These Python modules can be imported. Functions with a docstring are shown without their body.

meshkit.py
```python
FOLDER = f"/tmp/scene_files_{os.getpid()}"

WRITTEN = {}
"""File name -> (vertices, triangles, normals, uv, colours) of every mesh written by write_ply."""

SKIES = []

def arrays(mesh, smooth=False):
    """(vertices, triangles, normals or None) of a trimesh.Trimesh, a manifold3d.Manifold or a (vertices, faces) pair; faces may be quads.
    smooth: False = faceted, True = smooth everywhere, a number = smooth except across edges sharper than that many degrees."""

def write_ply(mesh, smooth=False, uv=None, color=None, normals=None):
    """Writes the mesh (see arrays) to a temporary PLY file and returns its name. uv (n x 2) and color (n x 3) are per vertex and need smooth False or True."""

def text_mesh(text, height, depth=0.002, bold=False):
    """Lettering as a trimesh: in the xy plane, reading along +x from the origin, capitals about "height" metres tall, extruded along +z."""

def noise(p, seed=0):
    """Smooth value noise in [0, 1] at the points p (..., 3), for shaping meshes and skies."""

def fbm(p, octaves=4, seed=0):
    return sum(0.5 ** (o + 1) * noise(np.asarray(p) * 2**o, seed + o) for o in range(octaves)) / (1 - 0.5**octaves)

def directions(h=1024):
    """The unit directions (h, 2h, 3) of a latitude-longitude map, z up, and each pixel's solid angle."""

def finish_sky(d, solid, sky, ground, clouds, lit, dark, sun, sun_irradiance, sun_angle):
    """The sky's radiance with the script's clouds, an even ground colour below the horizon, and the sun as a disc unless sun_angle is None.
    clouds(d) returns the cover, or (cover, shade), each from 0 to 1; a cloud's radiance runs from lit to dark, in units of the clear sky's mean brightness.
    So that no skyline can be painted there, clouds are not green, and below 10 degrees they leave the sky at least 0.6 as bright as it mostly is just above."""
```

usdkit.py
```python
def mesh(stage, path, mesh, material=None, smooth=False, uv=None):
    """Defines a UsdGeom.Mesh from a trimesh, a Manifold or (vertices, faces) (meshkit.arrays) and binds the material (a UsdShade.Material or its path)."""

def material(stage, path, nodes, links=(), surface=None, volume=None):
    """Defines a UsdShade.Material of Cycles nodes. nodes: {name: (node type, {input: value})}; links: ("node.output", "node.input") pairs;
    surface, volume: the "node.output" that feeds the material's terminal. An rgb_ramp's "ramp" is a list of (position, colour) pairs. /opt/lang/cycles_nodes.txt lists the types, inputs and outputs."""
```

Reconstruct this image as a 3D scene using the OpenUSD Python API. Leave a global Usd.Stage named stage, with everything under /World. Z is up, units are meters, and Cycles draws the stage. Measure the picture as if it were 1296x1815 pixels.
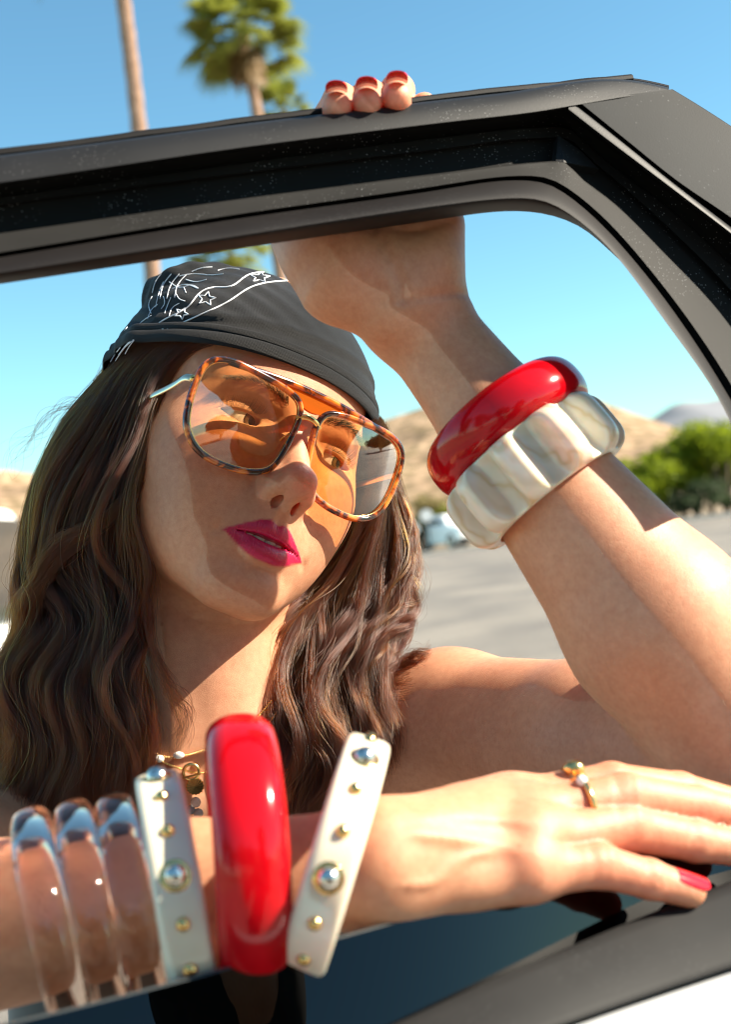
import math, random
import numpy as np
import trimesh
from scipy.interpolate import PchipInterpolator, CubicSpline
from scipy.spatial import cKDTree
import usdkit, meshkit
from pxr import Usd, UsdGeom, UsdLux, UsdShade, Gf, Sdf, Vt

stage = Usd.Stage.CreateInMemory()
UsdGeom.SetStageUpAxis(stage, 'Z'); UsdGeom.SetStageMetersPerUnit(stage, 1.0)
WORLD = UsdGeom.Xform.Define(stage, '/World')
UsdGeom.Scope.Define(stage, '/World/Looks')

# ------------------------------------------------------------------ camera, sky, sun
FPX, CX, CY = 2160.0, 648.0, 907.5          # focal length and centre in pixels of the 1296 x 1815 photograph
ROLL, PITCH, CAM_H = math.radians(7.4), 0.0085, 1.55
SUN_RIG = np.array([0.72, 0.68, 0.085])      # towards the sun: right, up, towards the photographer
SUN_I, SKY_S, EXPOSURE = 1.25, 0.057, 1.82

_s, _c = math.sin(ROLL), math.cos(ROLL)
_up = np.array([-_s, _c, 0.0])
_f = np.array([0, 0, -1.0]) - PITCH * _up; _f /= np.linalg.norm(_f)
_z = _up - (_up @ _f) * _f; _z /= np.linalg.norm(_z)
M = np.stack([np.cross(_f, _z), _f, _z])    # rig axes (right, up, back; millimetres) -> world
CAM = np.array([0, 0, CAM_H])
def to_world(p): return np.asarray(p, float) @ M.T / 1000.0 + CAM
def P(px, py, d): return np.array([(px - CX) / FPX * d, (CY - py) / FPX * d, -d])

cam = UsdGeom.Camera.Define(stage, '/World/camera')
m4 = np.eye(4); m4[:3, :3] = M.T; m4[3, :3] = CAM
cam.AddTransformOp().Set(Gf.Matrix4d(m4.tolist()))
cam.CreateHorizontalApertureAttr(24.0); cam.CreateVerticalApertureAttr(24.0 * 1024 / 732)
cam.CreateFocalLengthAttr(24.0 * FPX / 1296)
cam.CreateFStopAttr(7.6); cam.CreateFocusDistanceAttr(0.705)
cam.CreateClippingRangeAttr(Gf.Vec2f(0.05, 40000)); cam.CreateExposureAttr(EXPOSURE)

sd = M @ (SUN_RIG / np.linalg.norm(SUN_RIG))
SUN_EL, SUN_ROT = math.asin(sd[2]), math.atan2(sd[0], sd[1])
sun = UsdLux.DistantLight.Define(stage, '/World/sun')
sun.CreateIntensityAttr(SUN_I); sun.CreateAngleAttr(0.5); sun.CreateNormalizeAttr(True)
sun.CreateColorAttr(Gf.Vec3f(1.0, 0.90, 0.74))
zz = sd; xx = np.cross([0, 0, 1.0], zz); xx /= np.linalg.norm(xx); yy = np.cross(zz, xx)
m4 = np.eye(4); m4[0, :3], m4[1, :3], m4[2, :3] = xx, yy, zz
sun.AddTransformOp().Set(Gf.Matrix4d(m4.tolist()))
dome = UsdLux.DomeLight.Define(stage, '/World/sky')
skym = usdkit.material(stage, '/World/Looks/sky', {
    'sky': ('sky_texture', {'sky_type': 'single_scattering', 'sun_disc': False, 'sun_elevation': SUN_EL, 'sun_rotation': SUN_ROT,
                            'air_density': 1.0, 'aerosol_density': 0.15, 'ozone_density': 1.0}),
    'tint': ('mix_color', {'blend_type': 'multiply', 'fac': 1.0, 'use_clamp': False, 'b': (.69, 1.06, 1.05)}),
    'bg': ('background_shader', {'strength': SKY_S})}, [('sky.color', 'tint.a'), ('tint.result', 'bg.color')], surface='bg.background')
UsdShade.MaterialBindingAPI.Apply(dome.GetPrim()).Bind(skym)
dome.GetPrim().SetCustomDataByKey('kind', 'structure')

# ------------------------------------------------------------------ helpers
_names = {}
def numbered(parent, name):
    k = (parent, name); n = _names.get(k, 0); _names[k] = n + 1
    return f'{parent}/{name}' + (f'_{n:03d}' if n else '')
def tag(prim, label=None, cat=None, group=None, kind=None):
    for k, v in (('label', label), ('category', cat), ('group', group), ('kind', kind)):
        if v: prim.SetCustomDataByKey(k, v)
    return prim
BASE = {}
def thing(name, label, cat, base=(0, 0, 0), group=None, kind=None):
    path = numbered('/World', name)
    x = UsdGeom.Xform.Define(stage, path); x.AddTranslateOp().Set(Gf.Vec3d(*map(float, base)))
    BASE[path] = np.asarray(base, float)
    return tag(x.GetPrim(), label, cat, group, kind)
def mesh(name, m, mat, parent=None, smooth=30, label=None, cat=None, group=None, kind=None, prim=None):
    """One Mesh prim from a mesh in world coordinates, under its thing or under /World."""
    up = str(parent.GetPath()) if parent is not None else '/World'
    path = numbered(up, name)
    b = BASE.get(up, np.zeros(3)); BASE[path] = b
    if isinstance(m, (tuple, list)): m = trimesh.Trimesh(np.asarray(m[0]), np.asarray(m[1]), process=False) if np.shape(m[1])[1] == 3 else (m[0], m[1])
    v, f, n = meshkit.arrays(m, smooth)
    u = UsdGeom.Mesh.Define(stage, path)
    u.CreatePointsAttr(Vt.Vec3fArray.FromNumpy((v - b).astype(np.float32)))
    u.CreateFaceVertexCountsAttr(Vt.IntArray.FromNumpy(np.full(len(f), 3, np.int32)))
    u.CreateFaceVertexIndicesAttr(Vt.IntArray.FromNumpy(f.astype(np.int32).ravel()))
    u.CreateSubdivisionSchemeAttr('none')
    if n is not None:
        u.CreateNormalsAttr(Vt.Vec3fArray.FromNumpy(n.astype(np.float32))); u.SetNormalsInterpolation('vertex')
    for k, a in (prim or {}).items():
        UsdGeom.PrimvarsAPI(u).CreatePrimvar(k, Sdf.ValueTypeNames.FloatArray, 'vertex').Set(Vt.FloatArray.FromNumpy(np.asarray(a, np.float32)))
    UsdShade.MaterialBindingAPI.Apply(u.GetPrim()).Bind(mat)
    return tag(u.GetPrim(), label, cat, group, kind)
def curves(name, pts, counts, widths, mat, parent=None, label=None, kind=None):
    up = str(parent.GetPath()) if parent is not None else '/World'
    path = numbered(up, name); b = BASE.get(up, np.zeros(3))
    u = UsdGeom.BasisCurves.Define(stage, path)
    u.CreateTypeAttr('linear'); u.CreateWrapAttr('nonperiodic')
    u.CreatePointsAttr(Vt.Vec3fArray.FromNumpy((pts - b).astype(np.float32)))
    u.CreateCurveVertexCountsAttr(Vt.IntArray.FromNumpy(np.asarray(counts, np.int32)))
    u.CreateWidthsAttr(Vt.FloatArray.FromNumpy(np.asarray(widths, np.float32))); u.SetWidthsInterpolation('vertex')
    UsdShade.MaterialBindingAPI.Apply(u.GetPrim()).Bind(mat)
    return tag(u.GetPrim(), label, None, None, kind)
def mat(name, color=(.5, .5, .5), rough=.5, noise=None, bump=None, **kw):
    """Principled material; noise=(scale, amount, colour2) mottles the colour, bump=(scale, distance) adds fine relief."""
    nodes = {'p': ('principled_bsdf', {'base_color': color, 'roughness': rough, **kw}), 'geo': ('geometry', {})}
    links = []
    if noise:
        nodes['n'] = ('noise_texture', {'scale': noise[0], 'detail': 4.0, 'roughness': .6})
        nodes['r'] = ('rgb_ramp', {'ramp': [(.5 - noise[1], color), (.5 + noise[1], noise[2])]})
        links += [('geo.position', 'n.vector'), ('n.fac', 'r.fac'), ('r.color', 'p.base_color')]
    if bump:
        nodes['bn'] = ('noise_texture', {'scale': bump[0], 'detail': 3.0})
        nodes['b'] = ('bump', {'distance': bump[1], 'strength': 1.0})
        links += [('geo.position', 'bn.vector'), ('bn.fac', 'b.height'), ('b.normal', 'p.normal')]
    return usdkit.material(stage, f'/World/Looks/{name}', nodes, links, surface='p.BSDF')
def tube(pts, r, sides=10, closed=False, flat=None, axis=None):
    """Swept tube along pts (n,3); r scalar or (n,). flat=(a,b) squashes the section; axis = reference direction of its first half-axis."""
    pts = np.asarray(pts, float); n = len(pts); r = np.broadcast_to(r, n)
    tg = np.roll(pts, -1, 0) - np.roll(pts, 1, 0) if closed else np.gradient(pts, axis=0)
    tg /= np.linalg.norm(tg, axis=1, keepdims=True) + 1e-12
    if axis is None:
        u = np.cross(tg[0], [0.31, 0.52, 0.79]); u /= np.linalg.norm(u); U = []
        for k in range(n):
            u = u - (u @ tg[k]) * tg[k]; u /= np.linalg.norm(u); U.append(u)
        U = np.array(U)
    else:
        U = np.broadcast_to(axis, pts.shape) - (np.broadcast_to(axis, pts.shape) * tg).sum(1, keepdims=True) * tg
        U /= np.linalg.norm(U, axis=1, keepdims=True) + 1e-12
    V = np.cross(tg, U); a = np.linspace(0, 2 * np.pi, sides, endpoint=False)
    fa, fb = flat or (1, 1)
    v = (pts[:, None] + r[:, None, None] * (fa * np.cos(a)[None, :, None] * U[:, None] + fb * np.sin(a)[None, :, None] * V[:, None])).reshape(-1, 3)
    f = []
    m = n if closed else n - 1
    i, j = np.meshgrid(np.arange(m), np.arange(sides), indexing='ij')
    i2, j2 = (i + 1) % n, (j + 1) % sides
    q = np.stack([i * sides + j, i2 * sides + j, i2 * sides + j2, i * sides + j2], -1).reshape(-1, 4)
    f = np.vstack([q[:, [0, 2, 1]], q[:, [0, 3, 2]]])[:, ::-1]
    if not closed:
        v = np.vstack([v, pts[:1], pts[-1:]]); c0, c1 = len(v) - 2, len(v) - 1
        j = np.arange(sides)
        f = np.vstack([f, np.stack([np.full(sides, c0), (j + 1) % sides, j], 1), np.stack([np.full(sides, c1), (n - 1) * sides + j, (n - 1) * sides + (j + 1) % sides], 1)])
    t = trimesh.Trimesh(v, f, process=False)
    return t
def spline(pts, n, closed=False):
    pts = np.asarray(pts, float)
    if closed: pts = np.vstack([pts, pts[:1]])
    s = np.r_[0, np.cumsum(np.linalg.norm(np.diff(pts, axis=0), axis=1))]
    c = CubicSpline(s, pts, bc_type='periodic' if closed else 'natural')
    return c(np.linspace(0, s[-1], n, endpoint=not closed))
cat_meshes = trimesh.util.concatenate

# ------------------------------------------------------------------ the setting
def W(px, py, dist):                       # world point seen at a pixel, dist metres ahead
    return to_world(P(px, py, dist * 1000.0))
def grid_sheet(xs, ys, zf):
    X, Y = np.meshgrid(xs, ys, indexing='ij'); v = np.stack([X, Y, zf(X, Y)], -1).reshape(-1, 3)
    n, m = len(xs), len(ys); i, j = np.meshgrid(np.arange(n - 1), np.arange(m - 1), indexing='ij')
    a = (i * m + j).ravel(); q = np.stack([a, a + m, a + m + 1, a + 1], 1)
    return trimesh.Trimesh(v, np.vstack([q[:, [0, 1, 2]], q[:, [0, 2, 3]]]), process=False)
def geo_mat(name, ramp, scale, rough=.9, detail=6, bump=None, second=None):
    nodes = {'geo': ('geometry', {}), 'n': ('noise_texture', {'scale': scale, 'detail': float(detail), 'roughness': .65}),
             'r': ('rgb_ramp', {'ramp': ramp}), 'p': ('principled_bsdf', {'roughness': rough, 'specular_ior_level': .25})}
    links = [('geo.position', 'n.vector'), ('n.fac', 'r.fac'), ('r.color', 'p.base_color')]
    if second:
        nodes['n2'] = ('noise_texture', {'scale': second[0], 'detail': 2.0}); nodes['r2'] = ('rgb_ramp', {'ramp': second[1]})
        nodes['mx'] = ('mix_color', {'blend_type': 'multiply', 'fac': 1.0})
        links = [l for l in links if l[0] != 'r.color'] + [('geo.position', 'n2.vector'), ('n2.fac', 'r2.fac'), ('r.color', 'mx.a'), ('r2.color', 'mx.b'), ('mx.result', 'p.base_color')]
    if bump:
        nodes['bn'] = ('noise_texture', {'scale': bump[0], 'detail': 4.0}); nodes['b'] = ('bump', {'distance': bump[1]})
        links += [('geo.position', 'bn.vector'), ('bn.fac', 'b.height'), ('b.normal', 'p.normal')]
    return usdkit.material(stage, f'/World/Looks/{name}', nodes, links, surface='p.BSDF')
sand = geo_mat('desert_sand', [(.3, (.20, .15, .095)), (.7, (.32, .245, .165))], .6, bump=(3.0, .05))
asphalt = geo_mat('asphalt', [(.35, (.145, .135, .122)), (.65, (.21, .195, .175))], 40.0, .85, second=(.5, [(.38, (.74, .74, .75)), (.62, (1.14, 1.11, 1.06))]), bump=(260.0, .004))
concrete = geo_mat('kerb_concrete', [(.3, (.33, .31, .28)), (.7, (.45, .43, .39))], 5.0, .85)
ground = grid_sheet(np.r_[-9000, -2000, np.linspace(-400, 400, 41), 2000, 9000], np.r_[-4000, -800, np.linspace(-60, 400, 47), 1500, 9000, 16000], lambda x, y: 0 * x - .02)
mesh('ground', ground, sand, kind='structure')
YF, XL = 47.0, -7.0                        # far edge and left edge of the paved lot
mesh('road', grid_sheet(np.linspace(XL, 60, 40), np.linspace(-25, YF, 50), lambda x, y: 0 * x - .016 + 0.0), asphalt, kind='structure')
def box(x0, x1, y0, y1, z0, z1):
    b = trimesh.creation.box([x1 - x0, y1 - y0, z1 - z0]); b.apply_translation([(x0 + x1) / 2, (y0 + y1) / 2, (z0 + z1) / 2]); return b
k = thing('kerb', 'pale concrete kerb along the far edge of the asphalt', 'kerb', (0, YF, 0), kind='structure')
for i in range(24):
    mesh('kerb_stone', box(-12 + i * 3.0, -12 + i * 3.0 + 2.985, YF, YF + .3, -.02, .13), concrete, k, smooth=False)
paint = mat('road_paint', (.55, .53, .48), .7)

# hills: ridges as terrain sheets with real depth
def ridge(name, pix, dist, depth, mat_, seed, amp, down=None):
    px = np.array([p[0] for p in pix], float); py = np.array([p[1] for p in pix], float)
    tops = np.array([W(a, b, dist) for a, b in zip(px, py)])
    f = PchipInterpolator(tops[:, 0], tops[:, 2])
    xs = np.linspace(tops[0, 0], tops[-1, 0], 160); vs = np.linspace(-1, 1, 61)
    X, V = np.meshgrid(xs, vs, indexing='ij')
    prof = np.clip(1 - np.abs(V), 0, 1) ** .9
    nz = meshkit.fbm(np.stack([X / (depth * .45), V * 2.2, 0 * X], -1), 5, seed) - .5
    Z = f(np.clip(X, tops[0, 0], tops[-1, 0])) * prof + amp * nz * 2 * prof * (1 - prof * .82) * 2 - .5
    Y = dist + V * depth + depth * .12 * (meshkit.fbm(np.stack([X / depth, V, 0 * X + 5], -1), 3, seed) - .5)
    v = np.stack([X, Y, Z], -1).reshape(-1, 3); n, m = X.shape
    i, j = np.meshgrid(np.arange(n - 1), np.arange(m - 1), indexing='ij'); a = (i * m + j).ravel(); q = np.stack([a, a + m, a + m + 1, a + 1], 1)
    return mesh(name, trimesh.Trimesh(v, np.vstack([q[:, [0, 1, 2]], q[:, [0, 2, 3]]]), process=False), mat_, smooth=True, kind='structure')
hill_m = geo_mat('dry_hill', [(.36, (.14, .095, .06)), (.48, (.30, .20, .12)), (.64, (.40, .28, .175))], .035, detail=8, bump=(.3, .8), second=(.22, [(.42, (.45, .47, .38)), (.58, (1, 1, 1))]))
far_m = geo_mat('far_mountain', [(.3, (.16, .17, .19)), (.7, (.25, .25, .26))], .002, detail=8)
ridge('hill', [(-500, 985), (-150, 900), (0, 832), (60, 840), (200, 850), (420, 830), (600, 765), (680, 738), (760, 712), (860, 690), (960, 688), (1060, 708), (1120, 732), (1190, 757), (1270, 800), (1400, 860), (1700, 900)], 420, 150, hill_m, 3, 5.0)
ridge('mountain', [(200, 965), (600, 900), (900, 850), (1050, 800), (1110, 766), (1160, 738), (1200, 716), (1240, 712), (1296, 698), (1420, 650), (1560, 690), (1800, 640), (2200, 720), (2800, 800)], 9000, 2600, far_m, 9, 200.0)

# foliage: leaf-sized faces scattered through a lumpy crown
def leaf_mat(name, c1, c2, tr=.35):
    return usdkit.material(stage, f'/World/Looks/{name}', {
        'geo': ('geometry', {}), 'r': ('rgb_ramp', {'ramp': [(0, c1), (1, c2)]}), 'p': ('principled_bsdf', {'roughness': .55, 'specular_ior_level': .3}),
        't': ('translucent_bsdf', {}), 'm': ('mix_closure', {'fac': tr})},
        [('geo.random_per_island', 'r.fac'), ('r.color', 'p.base_color'), ('r.color', 't.color'), ('p.BSDF', 'm.closure1'), ('t.BSDF', 'm.closure2')], surface='m.closure')
bark = geo_mat('bark', [(.3, (.11, .08, .055)), (.7, (.22, .165, .12))], 9.0, bump=(30.0, .02))
def leaves(centers, radii, n, size, rng):
    w = radii.prod(1) ** .6; w /= w.sum(); k = rng.choice(len(centers), n, p=w)
    d = rng.normal(size=(n, 3)); d /= np.linalg.norm(d, axis=1, keepdims=True)
    c = centers[k] + d * radii[k] * (rng.random((n, 1)) ** .45)
    a = rng.normal(size=(n, 3)); a /= np.linalg.norm(a, axis=1, keepdims=True)
    b = np.cross(a, rng.normal(size=(n, 3))); b /= np.linalg.norm(b, axis=1, keepdims=True)
    s = size * rng.uniform(.6, 1.4, (n, 1))
    v = np.stack([c - a * s, c - b * s * .45, c + a * s, c + b * s * .45], 1).reshape(-1, 3)
    i = np.arange(n) * 4
    return trimesh.Trimesh(v, np.vstack([np.stack([i, i + 1, i + 2], 1), np.stack([i, i + 2, i + 3], 1)]), process=False)
def shrub_tree(name, base, h, w, seed, leafm, label, cat, group, nleaf=5000, size=.10, trunk=True):
    rng = np.random.default_rng(seed)
    t = thing(name, label, cat, base, group)
    base = np.asarray(base, float); tr = []
    nb = 6; cs, rs = [], []
    for i in range(nb * 2):
        a = rng.uniform(0, 2 * np.pi); rr = w * .5 * rng.uniform(.15, .75); zz_ = h * rng.uniform(.38, .86)
        cs.append(base + [rr * math.cos(a), rr * math.sin(a), zz_]); r_ = w * rng.uniform(.16, .27); rs.append([r_, r_, min(r_ * .8, h * .22)])
    for i in range(nb):
        tr.append(tube(spline([base + [0, 0, -.05], base + (cs[i] - base) * [.25, .25, .35], cs[i]], 8), np.linspace(.035 * h ** .8, .008 * h, 8), 6))
    mesh('trunk', cat_meshes(tr), bark, t)
    mesh('crown', leaves(np.array(cs), np.array(rs), nleaf, size, rng), leafm, t, smooth=False)
    return t
green = leaf_mat('shrub_leaf', (.20, .25, .012), (.46, .47, .02), .55); dark_green = leaf_mat('grey_green_leaf', (.05, .075, .03), (.13, .15, .07)); straw = leaf_mat('straw_leaf', (.25, .2, .08), (.42, .36, .17))
def ground_at(px, dist):                    # world x of a pixel column at that distance
    return W(px, CY, dist)[0]
specs = [(1080, 52, 3.2, 3.6), (1130, 49, 2.9, 3.2), (1180, 50, 3.9, 3.8), (1235, 51, 4.6, 4.2), (1290, 50, 5.4, 4.6), (1350, 52, 6.2, 5.0), (1430, 51, 6.0, 5.2), (1030, 56, 2.4, 3.0)]
words = ['second leftmost, just right of the wavy ivory bangle', 'low third one behind the forearm', 'middle one of the row beyond the forearm', 'taller one right of the middle of the row', 'big one at the right edge of the photo', 'outer one cut by the photo edge', 'outermost one beyond the photo edge', 'leftmost and lowest, hidden by the ivory bangle']
for i, (px, d, h, w) in enumerate(specs):
    shrub_tree('bushy_tree', (ground_at(px, d), d, 0), h * .72, w * 1.05, 20 + i, green, 'bright green bushy tree past the lot, ' + words[i], 'tree', 'bushy trees along the far side of the lot', 6000, .11)
for i, (px, d, h, w) in enumerate([(1215, 48.2, 1.2, 1.8), (1262, 48.0, 1.5, 2.0), (1165, 48.3, 1.0, 1.6), (1310, 48.4, 1.1, 2.0)]):
    shrub_tree('low_shrub', (ground_at(px, d), d, 0), h, w, 50 + i, dark_green, 'low grey green shrub below the bushy trees, ' + ['second from the left', 'third and tallest of four', 'leftmost of four', 'rightmost of four'][i], 'shrub', 'low shrubs at the foot of the trees', 2500, .06)
for i, (px, d, h, w) in enumerate([(700, 52, 2.3, 2.4), (738, 51, 1.6, 1.8), (762, 56, 2.6, 2.6), (820, 55, 2.0, 2.8), (880, 56, 2.4, 3.0), (655, 54, 2.6, 3.0)]):
    shrub_tree('dry_shrub', (ground_at(px, d), d, 0), h, w, 70 + i, [straw, dark_green, straw, green, straw, green][i], ['straw coloured', 'grey green', 'tall straw coloured', 'green', 'wide straw coloured', 'tall green'][i] + ' dry desert shrub ' + ['left of the round white signs', 'beside the round white signs', 'behind the round white signs', 'behind the parked white car', 'right of the parked white car', 'farthest left behind the hair'][i], 'shrub', 'dry shrubs before the hill', 2500, .08)

# fan palms
frond_m = leaf_mat('palm_frond', (.20, .22, .035), (.46, .42, .09), .5)
skirt_m = leaf_mat('dead_palm_frond', (.22, .14, .06), (.40, .27, .12), .2)
ptrunk_m = geo_mat('palm_trunk', [(.3, (.17, .10, .065)), (.7, (.31, .20, .14))], 4.0, bump=(14.0, .03))
def fan(rng, root, dirn, stem, size, droop, nb=20):
    """One palm leaf: a stem and a fan of narrow pointed blades."""
    d = dirn / np.linalg.norm(dirn); side = np.cross(d, [0, 0, 1.0]); side /= np.linalg.norm(side) + 1e-9; up = np.cross(side, d)
    hub = root + d * stem + np.array([0, 0, -droop * .25 * stem])
    V, Fc = [], []
    a = np.linspace(-1.9, 1.9, nb)
    for q in a:
        b = d * math.cos(q) + side * math.sin(q); L = size * (1 - .12 * abs(q)) * rng.uniform(.9, 1.08)
        wv = np.cross(b, up) * .06 * size
        p0 = hub; p1 = hub + b * L * .55 + up * .03 * L; p2 = hub + b * L - np.array([0, 0, droop * L * rng.uniform(.35, .75)])
        i = len(V); V += [p0 - wv * .3, p0 + wv * .3, p1 + wv, p1 - wv, p2]
        Fc += [[i, i + 1, i + 2], [i, i + 2, i + 3], [i + 3, i + 2, i + 4]]
    i = len(V); w2 = side * .03; V += [root - w2, root + w2, hub + w2, hub - w2]; Fc += [[i, i + 1, i + 2], [i, i + 2, i + 3]]
    return trimesh.Trimesh(np.array(V), np.array(Fc), process=False)
def palm(top, foot, r0, r1, size, nf, seed, label, nskirt=46, skirt_len=2.2):
    rng = np.random.default_rng(seed); top, foot = np.asarray(top, float), np.asarray(foot, float)
    t = thing('palm_tree', label, 'palm tree', foot, 'fan palms')
    path = spline([foot - [0, 0, .1], foot * .7 + top * .3 + [.0, 0, 0], foot * .35 + top * .65 + [.12, 0, 0], top], 60)
    rad = np.linspace(r0, r1, 60) * (1 + .05 * np.sin(np.arange(60) * 2.4)) * np.where(np.arange(60) < 3, 1.15, 1)
    mesh('trunk', tube(path, rad, 14), ptrunk_m, t)
    fr = []
    for i in range(nf):
        el = math.asin(rng.uniform(-.55, 1)); az = rng.uniform(0, 2 * np.pi)
        d = np.array([math.cos(az) * math.cos(el), math.sin(az) * math.cos(el), math.sin(el)])
        fr.append((fan(rng, top + [0, 0, .1], d, size * rng.uniform(.55, .8), size * rng.uniform(.42, .55), .55 - .35 * el)))
    for f_ in fr: mesh('frond', f_, frond_m, t, smooth=False)
    sk = []
    for i in range(nskirt):
        az = rng.uniform(0, 2 * np.pi); h = rng.uniform(0, skirt_len) ; d = np.array([math.cos(az) * .5, math.sin(az) * .5, -1.0])
        sk.append(fan(rng, top - [0, 0, h * .55] + d * [r1, r1, 0] * 1.6, d, .25 * size, size * .36 * (1 - .2 * h / skirt_len), .2, 9))
    mesh('dead_frond_skirt', cat_meshes(sk), skirt_m, t, smooth=False, kind='stuff')
def palm_at(px, py, dist, foot_px, foot_py, **k):
    top = W(px, py, dist); a = W(foot_px, foot_py, dist); s = (0 - top[2]) / (a[2] - top[2]); foot = top + (a - top) * s
    palm(top, foot, **k)
palm_at(196, -170, 36, 240, 240, r0=.29, r1=.21, size=2.6, nf=34, seed=1, label='tall fan palm whose bare trunk rises at the left edge, crown out of view')
palm_at(432, 62, 45, 490, 470, r0=.30, r1=.20, size=2.15, nf=74, seed=2, label='fan palm with its whole crown against the sky above the door frame')
palm_at(502, 196, 90, 520, 420, r0=.30, r1=.2, size=2.2, nf=46, seed=3, label='small distant fan palm just peeking over the door frame')
palm_at(408, 452, 72, 420, 700, r0=.30, r1=.2, size=2.6, nf=50, seed=4, label='yellowish fan palm crown between the door frame and the black headscarf')

# parked car on the lot
white_car = mat('white_car_paint', (.82, .81, .78), .4); tyre_m = mat('tyre_rubber', (.02, .02, .02), .8); dglass = mat('dark_car_glass', (.02, .025, .03), .08); chrome = mat('wheel_metal', (.5, .5, .52), .3, metallic=1.0)
lamp_m = mat('headlamp_glass', (.7, .72, .75), .08); tail_m = mat('grille_black', (.03, .03, .03), .4)
def loft(sections):
    n = len(sections[0]); v = np.vstack(sections); f = []
    for i in range(len(sections) - 1):
        for j in range(n):
            a, b = i * n + j, i * n + (j + 1) % n; f += [[a, b, b + n], [a, b + n, a + n]]
    for s, o in ((0, 0), (len(sections) - 1, 1)):
        c = len(v); v = np.vstack([v, sections[s].mean(0)]);
        for j in range(n):
            a, b = s * n + j, s * n + (j + 1) % n; f.append([c, b, a] if not o else [c, a, b])
    return trimesh.Trimesh(v, np.array(f), process=False)
def rr(w, z0, z1, y, r=.12, n=6, tuck=0.0):
    """Rounded-rectangle section across the car (x, z) at length y; tuck narrows its top."""
    pts = []
    for cx, cz, a0 in ((w - r, z1 - r, 0), (-w + r, z1 - r, 90), (-w + r, z0 + r, 180), (w - r, z0 + r, 270)):
        for k in range(n):
            a = math.radians(a0 + 90 * k / (n - 1)); pts.append([(cx + r * math.cos(a)) , y, cz + r * math.sin(a)])
    p = np.array(pts); p[:, 0] *= 1 - tuck * (p[:, 2] - z0) / (z1 - z0 + 1e-9); return p
def place(m, at, rot):
    m = m.copy(); m.apply_transform(trimesh.transformations.rotation_matrix(rot, [0, 0, 1])); m.apply_translation(at); return m
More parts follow.
